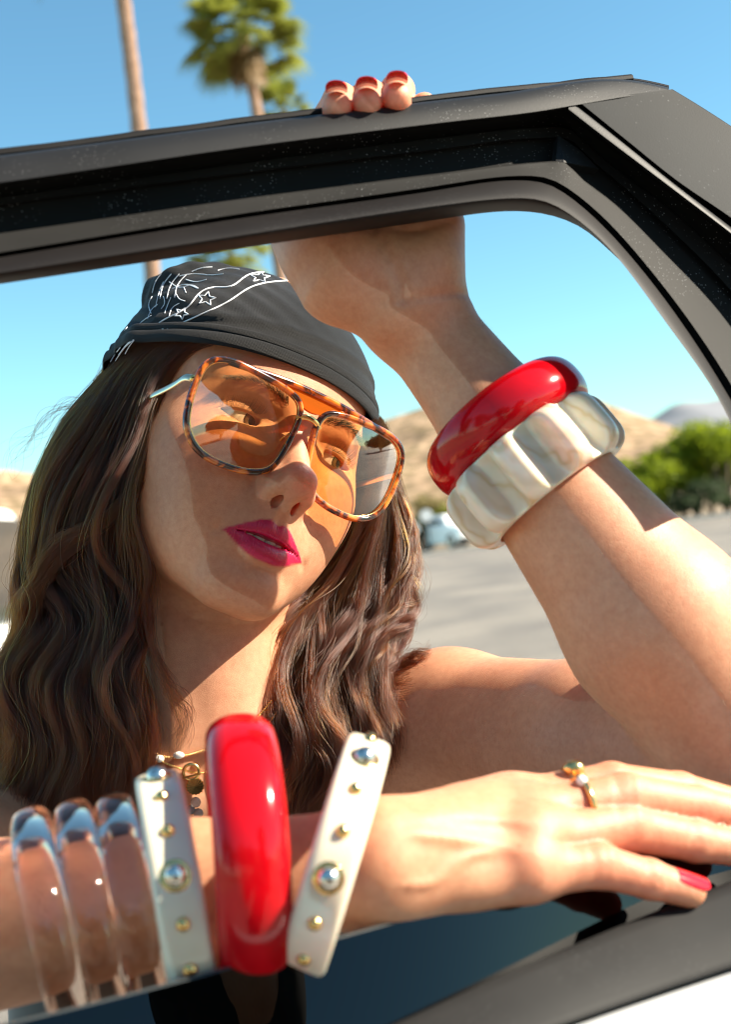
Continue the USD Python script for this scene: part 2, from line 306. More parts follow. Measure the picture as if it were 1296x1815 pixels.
def suv(name, at, rot, paintm, label, cat, H=1.62, Lh=2.2):
    t = thing(name, label, cat, at)
    put = lambda nme, m, mt, par=t, **k: mesh(nme, place(m, at, rot), mt, par, **k)
    h = H
    body = loft([rr(.80, .38, .80, -Lh, .10), rr(.90, .30, .92, -Lh + .12, .12), rr(.93, .26, 1.0, -Lh + .6, .14), rr(.94, .26, 1.04, -.6, .14), rr(.94, .26, 1.06, .9, .14), rr(.92, .28, 1.08, Lh - .25, .14), rr(.86, .36, 1.02, Lh, .10)])
    put('body', body, white_car if paintm is None else paintm)
    cabin = loft([rr(.86, .98, 1.02, -1.05, .015), rr(.84, .98, h - .05, -.30, .10, tuck=.16), rr(.84, .98, h, .2, .12, tuck=.16), rr(.84, .98, h - .02, 1.3, .12, tuck=.16), rr(.84, .98, 1.1, 2.0, .03)])
    put('roof', cabin, white_car if paintm is None else paintm)
    put('windscreen', trimesh.Trimesh([[-.74, -1.02, 1.05], [.74, -1.02, 1.05], [.64, -.36, h - .12], [-.64, -.36, h - .12]], [[0, 1, 2], [0, 2, 3]]), dglass, smooth=False)
    for s in (-1, 1):
        put('side_window', trimesh.Trimesh([[s * .868, -.55, 1.1], [s * .868, 1.35, 1.1], [s * .775, 1.2, h - .14], [s * .775, -.15, h - .14]], [[0, 1, 2], [0, 2, 3]]), dglass, smooth=False)
        put('headlight', loft([rr(.17, .70, .84, -Lh - .01, .05) + [s * .62, 0, 0], rr(.17, .70, .84, -Lh + .15, .05) + [s * .62, 0, 0]]), lamp_m)
        for yw in (-1.35, 1.38):
            w = trimesh.creation.cylinder(.34, .24, sections=28); w.apply_transform(trimesh.transformations.rotation_matrix(np.pi / 2, [0, 1, 0])); w.apply_translation([s * .84, yw, .34])
            wh = put('wheel', w, tyre_m)
            r_ = trimesh.creation.cylinder(.21, .25, sections=20); r_.apply_transform(trimesh.transformations.rotation_matrix(np.pi / 2, [0, 1, 0])); r_.apply_translation([s * .845, yw, .34])
            mesh('rim', place(r_, at, rot), chrome, wh)
    put('grille', box(-.42, .42, -Lh - .015, -Lh + .1, .55, .80), tail_m, smooth=False)
    put('bumper', loft([rr(.84, .30, .50, -Lh - .06, .06), rr(.90, .30, .50, -Lh + .3, .06)]), tail_m)
    return t
suv('parked_car', (ground_at(806, 50), 50, 0), .35, None, 'white car parked across the lot, framed below the bangles', 'car', H=1.44, Lh=2.1)
van = suv('parked_van', (-4.05, 10.6, 0), .06, None, 'white vehicle at the left edge of the photo behind the long hair', 'van', H=2.15, Lh=2.5)
sign_m = mat('white_sign', (.8, .8, .78), .5); post_m = mat('sign_post', (.35, .35, .34), .5, metallic=.6)
for i, (px, py) in enumerate([(733, 937), (756, 914)]):
    d = 50; c = W(px, py, d); t = thing('round_sign', ['lower round white sign plate on a post left of the white car', 'higher round white sign plate on a post above the white car'][i], 'sign', (c[0], c[1], 0), 'round signs by the shrubs')
    pl = trimesh.creation.cylinder(.26, .03, sections=28); pl.apply_transform(trimesh.transformations.rotation_matrix(np.pi / 2, [1, 0, 0])); pl.apply_translation(c)
    mesh('sign_plate', pl, sign_m, t); mesh('post', tube([[c[0], c[1] + .04, -.05], [c[0], c[1] + .04, c[2] + .2]], .03, 8), post_m, t)

# ------------------------------------------------------------------ the woman: one continuous body, modelled as a distance field (rig millimetres)
F = np.float32
def smin(a, b, k):
    h = np.maximum(k - np.abs(a - b), 0) / k
    return np.minimum(a, b) - h * h * k * 0.25
def smax(a, b, k): return -smin(-a, -b, k)
def ell(x, y, z, c, r):
    px, py, pz = (x - c[0]) / r[0], (y - c[1]) / r[1], (z - c[2]) / r[2]
    k0 = np.sqrt(px * px + py * py + pz * pz)
    k1 = np.sqrt((px / r[0]) ** 2 + (py / r[1]) ** 2 + (pz / r[2]) ** 2) + 1e-9
    return k0 * (k0 - 1) / k1
def rc(x, y, z, a, b, r1, r2):
    b0 = [float(b[i] - a[i]) for i in range(3)]; L2 = sum(q * q for q in b0)
    px, py, pz = x - float(a[0]), y - float(a[1]), z - float(a[2])
    t = np.clip((px * b0[0] + py * b0[1] + pz * b0[2]) / L2, 0, 1)
    dx, dy, dz = px - b0[0] * t, py - b0[1] * t, pz - b0[2] * t
    return np.sqrt(dx * dx + dy * dy + dz * dz) - (r1 + (r2 - r1) * t)
def g(x, y, z, c, s):
    return np.exp(-((x - c[0]) / s[0]) ** 2 - ((y - c[1]) / s[1]) ** 2 - ((z - c[2]) / s[2]) ** 2)
EYE=(32.0,-3.0,-13.0); ER=12.0
# lip outlines in front view: upper border, parting line, lower border as functions of |x|
LX=np.array([0,4,8,13,19,24,28.0])
UY=np.array([-61.4,-59.9,-60.6,-63.0,-66.8,-70.3,-72.7])
MY=np.array([-69.6,-69.4,-69.2,-69.7,-70.7,-72.0,-72.8])
MB=np.array([-72.6,-72.5,-72.1,-71.2,-71.3,-72.2,-72.8])   # lower edge of the opening
LY=np.array([-83.8,-83.7,-83.1,-81.2,-78.0,-75.0,-73.0])
_u=np.linspace(0,29,117)
UYs,MYs,MBs,LYs=(PchipInterpolator(np.r_[-LX[:0:-1],LX,40],np.r_[q[:0:-1],q,q[-1]])(_u) for q in (UY,MY,MB,LY))
for _q in (UYs,LYs): _q[:]=np.convolve(np.pad(_q,4,'reflect'),np.ones(9)/9,'valid')
def head(p):
    x,y,z=p[:,0],p[:,1],p[:,2]; ax=np.sqrt(x*x+0.6)
    d=ell(x,y,z,(0,30,-88),(73,94,94))
    d=smin(d,ell(x,y,z,(0,24,-40),(57,52,45)),25)            # forehead
    d=smin(d,ell(x,y,z,(0,-28,-48),(58,74,50)),25)           # face block
    d=smin(d,ell(ax,y,z,(40,-27,-30),(24,22,24)),30)         # cheekbones
    d=smin(d,ell(ax,y,z,(28,-50,-19),(26,34,23)),22)         # cheeks
    d=smin(d,rc(np.sqrt(x*x+40),y,z,(45,-56,-64),(14,-97,-13),13,12),34)  # jaw
    d=smin(d,ell(x,y,z,(0,-97,-8.5),(17,12.5,16)),16)        # chin
    d=smin(d,ell(x,y,z,(0,-66,-12),(29,25,24.5)),16)         # muzzle
    d=smin(d,ell(x,y,z,(0,-54,-5),(16,15,19)),12)
    d=smin(d,ell(ax,y,z,(22,13,-12),(24,8,15)),14)           # brow ridge
    # eye sockets
    d=d+5.0*g(ax,y,z,(30,-2,2),(14,10,16))+2.0*g(ax,y,z,(15,0,2),(5,7,12))
    d=d+2.0*g(x,y,z,(0,-86.5,12),(16,5,12))                  # fold under the lip
    d=d+0.8*g(ax,y,z,(27,-54,6),(5,13,12))                   # smile line
    # nose
    n=rc(x,y,z,(0,7,0),(0,-29,21.5),6.9,6.9)
    n=smin(n,ell(x,y,z,(0,-34.8,26.0),(8.3,7.2,8.8)),8)
    n=smin(n,ell(ax,y,z,(3.8,-34.4,27.0),(6,6,7)),5)
    n=smin(n,ell(ax,y,z,(10.6,-41.0,15.5),(6.0,6.8,10.2)),9)
    n=smin(n,rc(x,y,z,(0,-41.5,26),(0,-49.5,13),4.0,5.5),5)
    n=smin(n,ell(ax,y,z,(8.5,-24,5),(8,18,10)),10)
    d=smin(d,n,8)
    d=d+1.5*g(ax,y,z,(19.0,-41,9),(2.6,7,7))                 # crease beside the wing
    yr,zr=(y+43.5)*.9+(z-17.5)*.44,(z-17.5)*.9-(y+43.5)*.44
    no=ell(ax+zr*0.25,yr,zr,(6.0,0,0),(2.7,11,4.8))
    d=smax(d,-no,1.8)
    # lips
    sa=np.clip(ax,0,29)
    uy,my,mb,ly=(np.interp(sa,_u,q).astype(F) for q in (UYs,MYs,MBs,LYs))
    zc=(13.2-17.0*(sa/28.0)**2).astype(F)                     # how far the mouth's arch stands out
    w=np.clip(1-(ax/29.5)**2,0,1)
    cu=(uy*0.52+my*0.48); ru=np.maximum((uy-my)*0.56,0.4)
    up=np.sqrt(((y-cu)/1.0)**2+((z-zc+2.6)*0.85)**2+np.maximum(ax-27,0)**2)-ru-0.3
    cl=(ly*0.5+mb*0.5); rl=np.maximum((mb-ly)*0.55,0.4)
    lo=np.sqrt((y-cl)**2+((z-zc+3.6)*0.85)**2+np.maximum(ax-27,0)**2)-rl-0.3
    d=smin(d,up,3.2); d=smin(d,lo,3.0)
    d=d-0.4*g(ax,y,z,(4.2,-57,16),(2.2,5,6))+0.6*g(x,y,z,(0,-56.5,17),(2.4,5,6))   # philtrum
    gap=np.maximum(np.abs(y-(my+mb)*0.5)-np.maximum((my-mb)*0.5,0.28),np.maximum(zc-9.0-z,ax-22.5))
    d=smax(d,-gap,1.2)
    d=d+1.4*g(ax,y,z,(29.5,-73.2,-1),(3,4,7))                  # mouth corners tuck in
    # eyelids
    ex,ey,ez=ax-EYE[0],y-EYE[1],z-EYE[2]
    lid=np.sqrt(ex*ex+ey*ey+ez*ez)-(ER+1.5)
    d=smin(d,lid,5)
    t=np.clip(1-(ex/15.0)**2,0,1)
    top=-0.4+2.4*t-0.6*ex/15; bot=-0.4-4.6*t-0.6*ex/15
    apt=np.maximum(np.maximum(ey-top,bot-ey),-(ez-2))
    d=smax(d,-np.maximum(apt,lid-3),1.0)
    d=smax(d,-(np.sqrt(ex*ex+ey*ey+ez*ez)-(ER-0.3)),0.6) if False else d
    d=d+0.9*np.exp(-((ey-8.0+0.02*ex*ex)/1.3)**2)*np.exp(-(ex/14)**2)*(ez>0)   # lid crease
    return d
def lipmask(p):
    x,y,z=p[:,0],p[:,1],p[:,2]; ax=np.abs(x)
    uy,ly=np.interp(ax,_u,UYs),np.interp(ax,_u,LYs)
    e=np.minimum(uy-y,y-ly)
    e=np.where(ax>28.2,-9,e)
    return np.clip(e/0.9+0.5,0,1)*(z>-8)
HR = np.array([[0.79078408, 0.25391461, 0.55694516], [-0.37038385, 0.92290999, 0.10513302], [-0.48731544, -0.28942101, 0.8238684]])
HT = np.array([-43.6, 47.2, -727.4])
def H2R(l): return np.asarray(l, float) @ HR.T + HT            # head-local (her left, up, forward) -> rig
def R2H(p): return (np.asarray(p) - HT) @ HR
def bones(x, y, z, ch, k):
    d = None
    for a, b, r1, r2 in ch:
        e = rc(x, y, z, a, b, r1, r2); d = e if d is None else smin(d, e, k)
    return d
NECK0, NECK1 = H2R((0, -40, -92)), P(385, 1345, 775)
SHL, ELL, WRL = P(800, 1285, 785), P(1345, 1335, 582), P(736, 560, 622)
SHR = P(40, 1500, 745)
CHEST = P(385, 1760, 815)
TORSO = [(NECK0, NECK1, 50, 54), (NECK1 + [0, -12, -8], P(620, 1330, 800), 44, 42), (P(620, 1330, 800), SHL, 42, 45), (NECK1 + [0, -18, -5], SHR, 42, 46)]
# left arm, raised
fa = (WRL - ELL) / np.linalg.norm(WRL - ELL); fs = np.cross(fa, [0, 0, 1.0]); fs /= np.linalg.norm(fs)
ARML = [(SHL, SHL * .45 + ELL * .55, 45, 42), (SHL * .45 + ELL * .55, ELL, 42, 38), (ELL, ELL * .72 + WRL * .28, 40, 44.5), (ELL * .72 + WRL * .28, ELL * .3 + WRL * .7, 44.5, 29.5),
        (ELL * .3 + WRL * .7, WRL + fs * 6.5, 27, 17.5), (ELL * .3 + WRL * .7, WRL - fs * 6.5, 27, 17.5)]
MCPL = [P(556, 262, 642), P(622, 243, 648), P(690, 238, 648), P(742, 262, 640)]
HANDL = [(P(690, 480, 608), P(655, 290, 640), 20, 16), (P(740, 470, 610), P(720, 290, 640), 19, 15), (WRL - fs * 8, MCPL[0], 17, 11), (WRL - fs * 3, MCPL[1], 17, 11.5), (WRL + fs * 3, MCPL[2], 17, 11), (WRL + fs * 8, MCPL[3], 17, 10.5),
         (P(752, 520, 612), P(772, 400, 618), 16, 14), (P(690, 540, 606), P(575, 430, 604), 21, 22), (P(600, 500, 606), P(540, 420, 610), 21, 14)]
THUMBL = [(P(560, 450, 606), P(512, 400, 618), 15, 11), (P(512, 400, 618), P(520, 310, 632), 10.5, 9)]
TIPL = [(597, 191, 572), (650, 184, 574), (703, 174, 577)]
FINL = []
for (tx, ty, td), m in zip(TIPL, MCPL):
    tip = P(tx, ty, td); pip = P(tx * .96 + 30, ty - 12, td + 46); mid = tip + np.array([.2, 1.0, -20.0])
    FINL.append([(m, pip, 10, 8.6), (pip, mid, 8.4, 7.7), (mid, tip, 7.7, 7.0)])
FINL.append([(MCPL[3], P(755, 205, 640), 9, 7.5), (P(755, 205, 640), P(752, 188, 615), 7.5, 6.5)])
# right arm, in front, lying on the door
ELR, WRR = P(-620, 1730, 500), P(676, 1530, 450)
rf = (WRR - ELR) / np.linalg.norm(WRR - ELR); rs_ = np.cross(rf, [0, 0, 1.0]); rs_ /= np.linalg.norm(rs_)
ARMR = [(SHR, ELR, 46, 38), (ELR, ELR * .7 + WRR * .3, 36, 38), (ELR * .7 + WRR * .3, ELR * .25 + WRR * .75, 38, 25), (ELR * .25 + WRR * .75, WRR + rs_ * 5, 23, 15.5), (ELR * .25 + WRR * .75, WRR - rs_ * 5, 23, 15.5)]
MCPR = [P(936, 1542, 456), P(950, 1484, 466), P(940, 1446, 480), P(920, 1426, 496)]
HANDR = [(WRR + rs_ * 6, MCPR[0], 17, 11.5), (WRR + rs_ * 2, MCPR[1], 14.5, 10.5), (WRR - rs_ * 3, MCPR[2], 14.5, 10.5), (WRR - rs_ * 5, MCPR[3], 14.5, 10.5),
         (P(760, 1490, 456), P(890, 1425, 492), 11, 10)]
FINR = [[(MCPR[0], P(1062, 1534, 464), 10, 8.2), (P(1062, 1534, 464), P(1150, 1557, 469), 8.2, 7.4), (P(1150, 1557, 469), P(1222, 1578, 473), 7.4, 6.4)],
        [(MCPR[1], P(1112, 1466, 484), 10.5, 9.2), (P(1112, 1466, 484), P(1232, 1490, 494), 9.2, 8.2), (P(1232, 1490, 494), P(1335, 1508, 502), 8.2, 7)],
        [(MCPR[2], P(1108, 1410, 491), 10.5, 9.2), (P(1108, 1410, 491), P(1236, 1428, 504), 9.2, 8.2), (P(1236, 1428, 504), P(1345, 1450, 512), 8.2, 7)],
        [(MCPR[3], P(1085, 1390, 506), 10.5, 9), (P(1085, 1390, 506), P(1205, 1402, 518), 9, 8), (P(1205, 1402, 518), P(1300, 1425, 526), 8, 7)]]
THUMBR = [(P(800, 1450, 486), P(960, 1440, 521), 12, 10), (P(960, 1440, 521), P(1060, 1450, 536), 9.5, 8)]
def centre(chs):
    q = np.array([c[i] for ch in chs for c in ch for i in (0, 1)]); lo, hi = q.min(0), q.max(0); return (lo + hi) / 2, np.linalg.norm(hi - lo) / 2 + 60
GROUPS = []
def group(fn, chs=None, c=None, r=None, k=12):
    if chs is not None: c, r = centre(chs)
    GROUPS.append((fn, np.asarray(c), r, k))
def hand_fn(palm, fingers, kp, kf):
    def f(x, y, z):
        b = bones(x, y, z, palm, kp); d = b
        for ch in fingers: d = np.minimum(d, smin(b, bones(x, y, z, ch, 2.5), kf))
        return d
    return f
def torso_fn(x, y, z):
    d = bones(x, y, z, TORSO, 34)
    d = smin(d, ell(x, y, z, CHEST, (135, 165, 78)), 50)
    # sternomastoid cords, collar bones, notch
    for s, top in ((1, (42, -52, -78)), (-1, (-42, -52, -78))):
        d = smin(d, rc(x, y, z, H2R(top), NECK1 + [s * 14, -2, 44], 11, 8), 14)
    d = smin(d, rc(x, y, z, NECK1 + [22, -8, 42], P(640, 1300, 775), 8, 9), 16)
    d = smin(d, rc(x, y, z, NECK1 + [-22, -8, 42], P(130, 1430, 740), 8, 9), 16)
    d = d + 5 * g(x, y, z, NECK1 + [0, -2, 52], (13, 14, 14))
    return d
def head_fn(x, y, z):
    p = (np.stack([x, y, z], -1) - HT.astype(F)) @ HR.astype(F); return head(p)
group(head_fn, c=H2R((0, 5, -75)), r=150, k=16)
group(torso_fn, [TORSO, [(CHEST - [0, 160, 0], CHEST, 1, 1)]], k=16)
group(lambda x, y, z: bones(x, y, z, ARML[:2], 14), [ARML[:2]], k=22)
group(lambda x, y, z: bones(x, y, z, ARML[2:], 12), [ARML[2:]], k=5)
_hl = hand_fn(HANDL, FINL + [THUMBL], 12, 7)
WCRE = P(770, 530, 598)
def hl2(x, y, z): return _hl(x, y, z)
group(hl2, [HANDL, *FINL, THUMBL], k=10)
group(lambda x, y, z: bones(x, y, z, ARMR[:1], 10), [ARMR[:1]], k=22)
group(lambda x, y, z: bones(x, y, z, ARMR[1:], 12), [ARMR[1:]], k=10)
group(hand_fn(HANDR, FINR + [THUMBR], 12, 7), [HANDR, *FINR, THUMBR], k=12)
def body_sdf(p, margin=40.0):
    p = np.asarray(p, F); d = np.full(len(p), 1e3, F)
    for fn, c, r, k in GROUPS:
        far = np.linalg.norm(p - c.astype(F), axis=1) - r
        s = far < margin
        if s.any():
            q = p[s]; e = fn(q[:, 0], q[:, 1], q[:, 2]).astype(F)
            d[s] = smin(d[s], e, k)
    # creases: wrist fold of the raised hand, knuckle dimples of the hand in front
    return d
_extra = []
def body_full(p):
    p = np.asarray(p, F); d = body_sdf(p); x, y, z = p[:, 0], p[:, 1], p[:, 2]
    for mid in (P(690, 480, 600), P(960, 1490, 455)):             # fine relief only near the two hands
        k = ((p - mid.astype(F)) ** 2).sum(1) < 110.0 ** 2
        if k.any():
            xx_, yy_, zz_ = x[k], y[k], z[k]; e = np.zeros(len(xx_), F)
            for c, s, a in _extra:
                if ((c - mid) ** 2).sum() < 100.0 ** 2: e += a * g(xx_, yy_, zz_, c, s).astype(F)
            d[k] = d[k] + e
    return d
for t_ in np.linspace(0, 1, 7):                                   # skin fold across the raised wrist
    q = P(700, 545, 600) * (1 - t_) + P(815, 520, 606) * t_; _extra.append((q, (7, 2.2, 14), .9))
for (px, py, d_, s, a) in [(885, 1530, 446, 9, 1.6), (900, 1475, 456, 8, 1.4), (845, 1500, 440, 10, .8), (1062, 1508, 460, 6, -.9), (1112, 1444, 478, 7, -.9), (936, 1515, 450, 8, -1.2), (948, 1456, 460, 8, -1.2), (1000, 1500, 458, 5, .8), (1030, 1450, 470, 5, .7)]:
    _extra.append((P(px, py, d_), (s, s, s * 1.6), a))

for (px, py) in [(628, 372), (645, 392), (661, 414), (676, 437), (689, 460), (700, 484), (708, 508), (713, 530)]: _extra.append((P(px, py, 594), (3.2, 4.5, 16), 1.5))
for (px, py) in [(790, 392), (770, 402), (750, 410), (730, 414), (708, 412)]: _extra.append((P(px, py, 600), (4.5, 2.2, 16), .9))
_extra.append((P(615, 470, 588), (15, 17, 14), -2.5)); _extra.append((P(775, 470, 600), (9, 16, 14), -1.5)); _extra.append((P(720, 440, 598), (11, 16, 14), 1.6))
for c0, d0 in (((1062, 1534), 464), ((1112, 1466), 480), ((1108, 1410), 489)):
    for k in (-14, -4, 7, 16): _extra.append((P(c0[0] + k, c0[1] - 30, d0 - 6), (1.1, 7, 7), .55))
for c0, d0 in (((1150, 1557), 469), ((1232, 1490), 490)):
    for k in (-6, 3): _extra.append((P(c0[0] + k, c0[1] - 26, d0 - 5), (1.0, 6, 6), .4))
for a0, b0 in (((740, 1478), (925, 1500)), ((750, 1450), (925, 1455)), ((760, 1440), (905, 1428))):        # tendons and a vein
    for t_ in np.linspace(0, 1, 12): _extra.append((P(a0[0] + (b0[0] - a0[0]) * t_, a0[1] + (b0[1] - a0[1]) * t_, 432 + 22 * t_), (5, 2.6, 9), -.65))
for t_ in np.linspace(0, 1, 12): _extra.append((P(720 + 150 * t_, 1560 - 40 * t_ + 12 * math.sin(t_ * 6), 434 + 8 * t_), (4, 1.8, 9), -.5))

def polygonize(f, h, lo, hi, B=8, slack=5.0):
    """Surface nets on the blocks of a grid that the surface f = 0 passes through."""
    lo = np.asarray(lo, float); nb = np.ceil((np.asarray(hi) - lo) / (h * B)).astype(int)
    I = np.stack(np.meshgrid(*[np.arange(n) for n in nb], indexing='ij'), -1).reshape(-1, 3)
    c = lo + (I + .5) * B * h
    dv = np.concatenate([f(c[i:i + 60000]) for i in range(0, len(c), 60000)])
    I = I[np.abs(dv) < B * h * .9 + slack]
    L = np.stack(np.meshgrid(*[np.arange(B + 1)] * 3, indexing='ij'), -1).reshape(-1, 3)
    keys, verts, quads = [], [], []
    N = nb * B + 2
    key = lambda a: (a[..., 0].astype(np.int64) * N[1] + a[..., 1]) * N[2] + a[..., 2]
    corner = np.array([[i, j, k] for i in (0, 1) for j in (0, 1) for k in (0, 1)])
    edges = [(a, b) for a in range(8) for b in range(a + 1, 8) if np.abs(corner[a] - corner[b]).sum() == 1]
    for s in range(0, len(I), 400):
        blk = I[s:s + 400]; gi = blk[:, None, :] * B + L[None]
        v = f((lo + gi.reshape(-1, 3) * h)).reshape(len(blk), B + 1, B + 1, B + 1)
        cv = np.stack([v[:, i:i + B, j:j + B, k:k + B] for i, j, k in corner], -1)
        neg = (cv < 0).sum(-1); act = (neg > 0) & (neg < 8)
        bi, ci, cj, ck = np.nonzero(act)
        cc = cv[bi, ci, cj, ck]; acc = np.zeros((len(cc), 3)); cnt = np.zeros(len(cc))
        for a, b in edges:
            va, vb = cc[:, a], cc[:, b]; x = (va < 0) != (vb < 0)
            t = np.where(x, va / np.where(x, va - vb, 1), 0)
            acc += np.where(x[:, None], corner[a] + t[:, None] * (corner[b] - corner[a]), 0); cnt += x
        cell = blk[bi] * B + np.stack([ci, cj, ck], 1)
        keys.append(key(cell)); verts.append(lo + (cell + acc / cnt[:, None]) * h)
        for ax in range(3):                                       # an edge with a sign change joins the four cells round it
            o1, o2 = [e for e in range(3) if e != ax]
            a = v[:, :B, :B, :B]; sl = [slice(None)] + [slice(0, B)] * 3; sl[ax + 1] = slice(1, B + 1); b = v[tuple(sl)]
            bi, ei, ej, ek = np.nonzero((a < 0) != (b < 0))
            if not len(bi): continue
            e = blk[bi] * B + np.stack([ei, ej, ek], 1); u = np.zeros(3, int); u[o1] = 1; w = np.zeros(3, int); w[o2] = 1
            q = np.stack([key(e), key(e - u), key(e - u - w), key(e - w)], 1)
            flip = (a[bi, ei, ej, ek] < 0) ^ (ax == 1)
            quads.append(np.where(flip[:, None], q, q[:, ::-1]))
    keys, verts, quads = np.concatenate(keys), np.concatenate(verts), np.concatenate(quads)
    o = np.argsort(keys); keys, verts = keys[o], verts[o]
    ix = np.clip(np.searchsorted(keys, quads), 0, len(keys) - 1); ok = (keys[ix] == quads).all(1); ix = ix[ok]
    fc = np.vstack([ix[:, [0, 1, 2]], ix[:, [0, 2, 3]]])
    for _ in range(2):                                            # move the vertices onto the surface
        d = np.concatenate([f(verts[i:i + 200000]) for i in range(0, len(verts), 200000)])
        G = np.stack([np.concatenate([f(verts[i:i + 200000] + np.eye(3)[k] * .5) for i in range(0, len(verts), 200000)]) - d for k in range(3)], 1) / .5
        verts = verts - np.clip(d, -h, h)[:, None] * G / np.maximum((G * G).sum(1), .3)[:, None]
    m = trimesh.Trimesh(verts, fc, process=False)
    return m
allp = np.array([q for ch in (TORSO, ARML, HANDL, ARMR, HANDR, *FINL, *FINR, THUMBL) for b in ch for q in b[:2]])
lo_, hi_ = allp.min(0) - 70, allp.max(0) + 70; hi_[1] = max(hi_[1], H2R((0, 130, -87))[1] + 10); lo_[2] = min(lo_[2], H2R((0, 0, -190))[2] - 10); lo_[1] = -320
bm = polygonize(body_full, 1.3, lo_, hi_)
bl = bm.split(only_watertight=False) if False else None
loc = R2H(bm.vertices); near_head = np.linalg.norm(loc - [0, 0, -60], axis=1) < 140
lip = np.where(near_head, lipmask(loc), 0.0)
lx, ly, lz = loc.T; ax_ = np.abs(lx)
blush = np.where(near_head, .8 * g(ax_, ly, lz, (40, -32, -8), (18, 15, 25)) + .7 * g(lx, ly, lz, (0, -38, 30), (11, 9, 14)) + .35 * g(lx, ly, lz, (0, -98, 5), (14, 10, 14)) + .5 * g(ax_, ly, lz, (14, -44, 12), (6, 6, 8)), 0.0)
for q_ in [P(770, 530, 600), P(640, 480, 590), P(700, 560, 612)] + MCPR + [b_[0][1] for b_ in FINR] + [b_[1][1] for b_ in FINR] + [b_[2][1] for b_ in FINL[:3]]:
    blush = blush + .6 * np.exp(-((bm.vertices - q_) ** 2).sum(1) / 15.0 ** 2)
blush = np.clip(blush, 0, 1)
SKIN = usdkit.material(stage, '/World/Looks/skin', {
    'geo': ('geometry', {}), 'lip': ('attribute', {'attribute': 'lip'}), 'bl': ('attribute', {'attribute': 'blush'}), 'bf': ('math', {'math_type': 'multiply', 'value2': .55}), 'm0': ('mix_color', {'blend_type': 'mix', 'b': (.52, .15, .10)}),
    'n1': ('noise_texture', {'scale': 22.0, 'detail': 3.0}), 'r1': ('rgb_ramp', {'ramp': [(.3, (.44, .195, .105)), (.7, (.53, .255, .145))]}),
    'n2': ('noise_texture', {'scale': 260.0, 'detail': 5.0, 'roughness': .7}), 'r2': ('rgb_ramp', {'ramp': [(.3, (.90, .82, .80)), (.7, (1.08, 1.12, 1.14))]}),
    'vo': ('voronoi_texture', {'scale': 38.0}), 'rv': ('rgb_ramp', {'ramp': [(0.0, (.55, .42, .38)), (.035, (.75, .65, .6)), (.06, (1, 1, 1))]}),
    'm1': ('mix_color', {'blend_type': 'multiply', 'fac': 1.0}), 'm2': ('mix_color', {'blend_type': 'multiply', 'fac': .6}), 'm3': ('mix_color', {'blend_type': 'mix', 'b': (.42, .010, .055)}),
    'vb': ('voronoi_texture', {'scale': 2000.0}), 'bmp': ('bump', {'distance': .00013, 'strength': .7}), 'lu': ('attribute', {'attribute': 'lip_across'}), 'lm': ('math', {'math_type': 'multiply', 'value2': 1.1}), 'ln': ('noise_texture', {'dimensions': '1D', 'scale': 1.0, 'detail': 2.0}), 'lk': ('math', {'math_type': 'multiply', 'value2': 5.0}), 'hm': ('mix_float', {'use_clamp': False}),
    'ro': ('mix_float', {'a': .5, 'b': .24}),
    'p': ('principled_bsdf', {'subsurface_weight': .2, 'subsurface_scale': .004, 'subsurface_radius': (1.0, .35, .18), 'specular_ior_level': .38})},
    [('geo.position', 'n1.vector'), ('geo.position', 'n2.vector'), ('geo.position', 'vo.vector'), ('geo.position', 'vb.vector'), ('n1.fac', 'r1.fac'), ('n2.fac', 'r2.fac'), ('vo.distance', 'rv.fac'),
     ('bl.fac', 'bf.value1'), ('bf.value', 'm0.fac'), ('r1.color', 'm0.a'), ('m0.result', 'm1.a'), ('r2.color', 'm1.b'), ('m1.result', 'm2.a'), ('rv.color', 'm2.b'), ('m2.result', 'm3.a'), ('lip.fac', 'm3.fac'), ('m3.result', 'p.base_color'),
     ('lu.fac', 'lm.value1'), ('lm.value', 'ln.w'), ('ln.fac', 'lk.value1'), ('lip.fac', 'hm.fac'), ('vb.distance', 'hm.a'), ('lk.value', 'hm.b'), ('hm.result', 'bmp.height'), ('bmp.normal', 'p.normal'), ('lip.fac', 'ro.fac'), ('ro.result', 'p.roughness')], surface='p.BSDF')
woman = thing('person', 'woman leaning on the open car door, one arm raised, wearing a black headscarf', 'person', to_world(P(400, 1800, 800)))
mesh('body', trimesh.Trimesh(to_world(bm.vertices), bm.faces, process=False), SKIN, woman, smooth=True, prim={'lip': lip, 'blush': blush, 'lip_across': np.where(near_head, loc[:, 0], 0.0)})
# eyes, teeth
sclera = usdkit.material(stage, '/World/Looks/eye', {'a': ('attribute', {'attribute': 'iris'}), 'r': ('rgb_ramp', {'ramp': [(0, (.70, .64, .60)), (.45, (.70, .64, .60)), (.5, (.05, .03, .02)), (.8, (.14, .07, .03)), (.86, (.004, .004, .004)), (1, (.004, .004, .004))]}),
    'p': ('principled_bsdf', {'roughness': .08, 'coat_weight': 1.0})}, [('a.fac', 'r.fac'), ('r.color', 'p.base_color')], surface='p.BSDF')
for s in (-1, 1):
    e = trimesh.creation.icosphere(5, ER - .15); look = np.array([.42, -.10, .9]); look /= np.linalg.norm(look)
    ang = np.arccos(np.clip(e.vertices @ look / np.linalg.norm(e.vertices, axis=1), -1, 1)) * (ER)      # mm from the centre of the iris
    iris = np.clip(1 - ang / 6.0, 0, 1) * .0 + np.where(ang < 2.2, .95, np.where(ang < 5.8, .5 + .3 * (1 - (ang - 2.2) / 3.6), 0.0))
    mesh('eye', trimesh.Trimesh(to_world(H2R(e.vertices + [s * EYE[0], EYE[1], EYE[2]])), e.faces, process=False), sclera, woman, smooth=True, prim={'iris': iris})
tooth_m = mat('tooth', (.62, .58, .52), .2, subsurface_weight=.15)
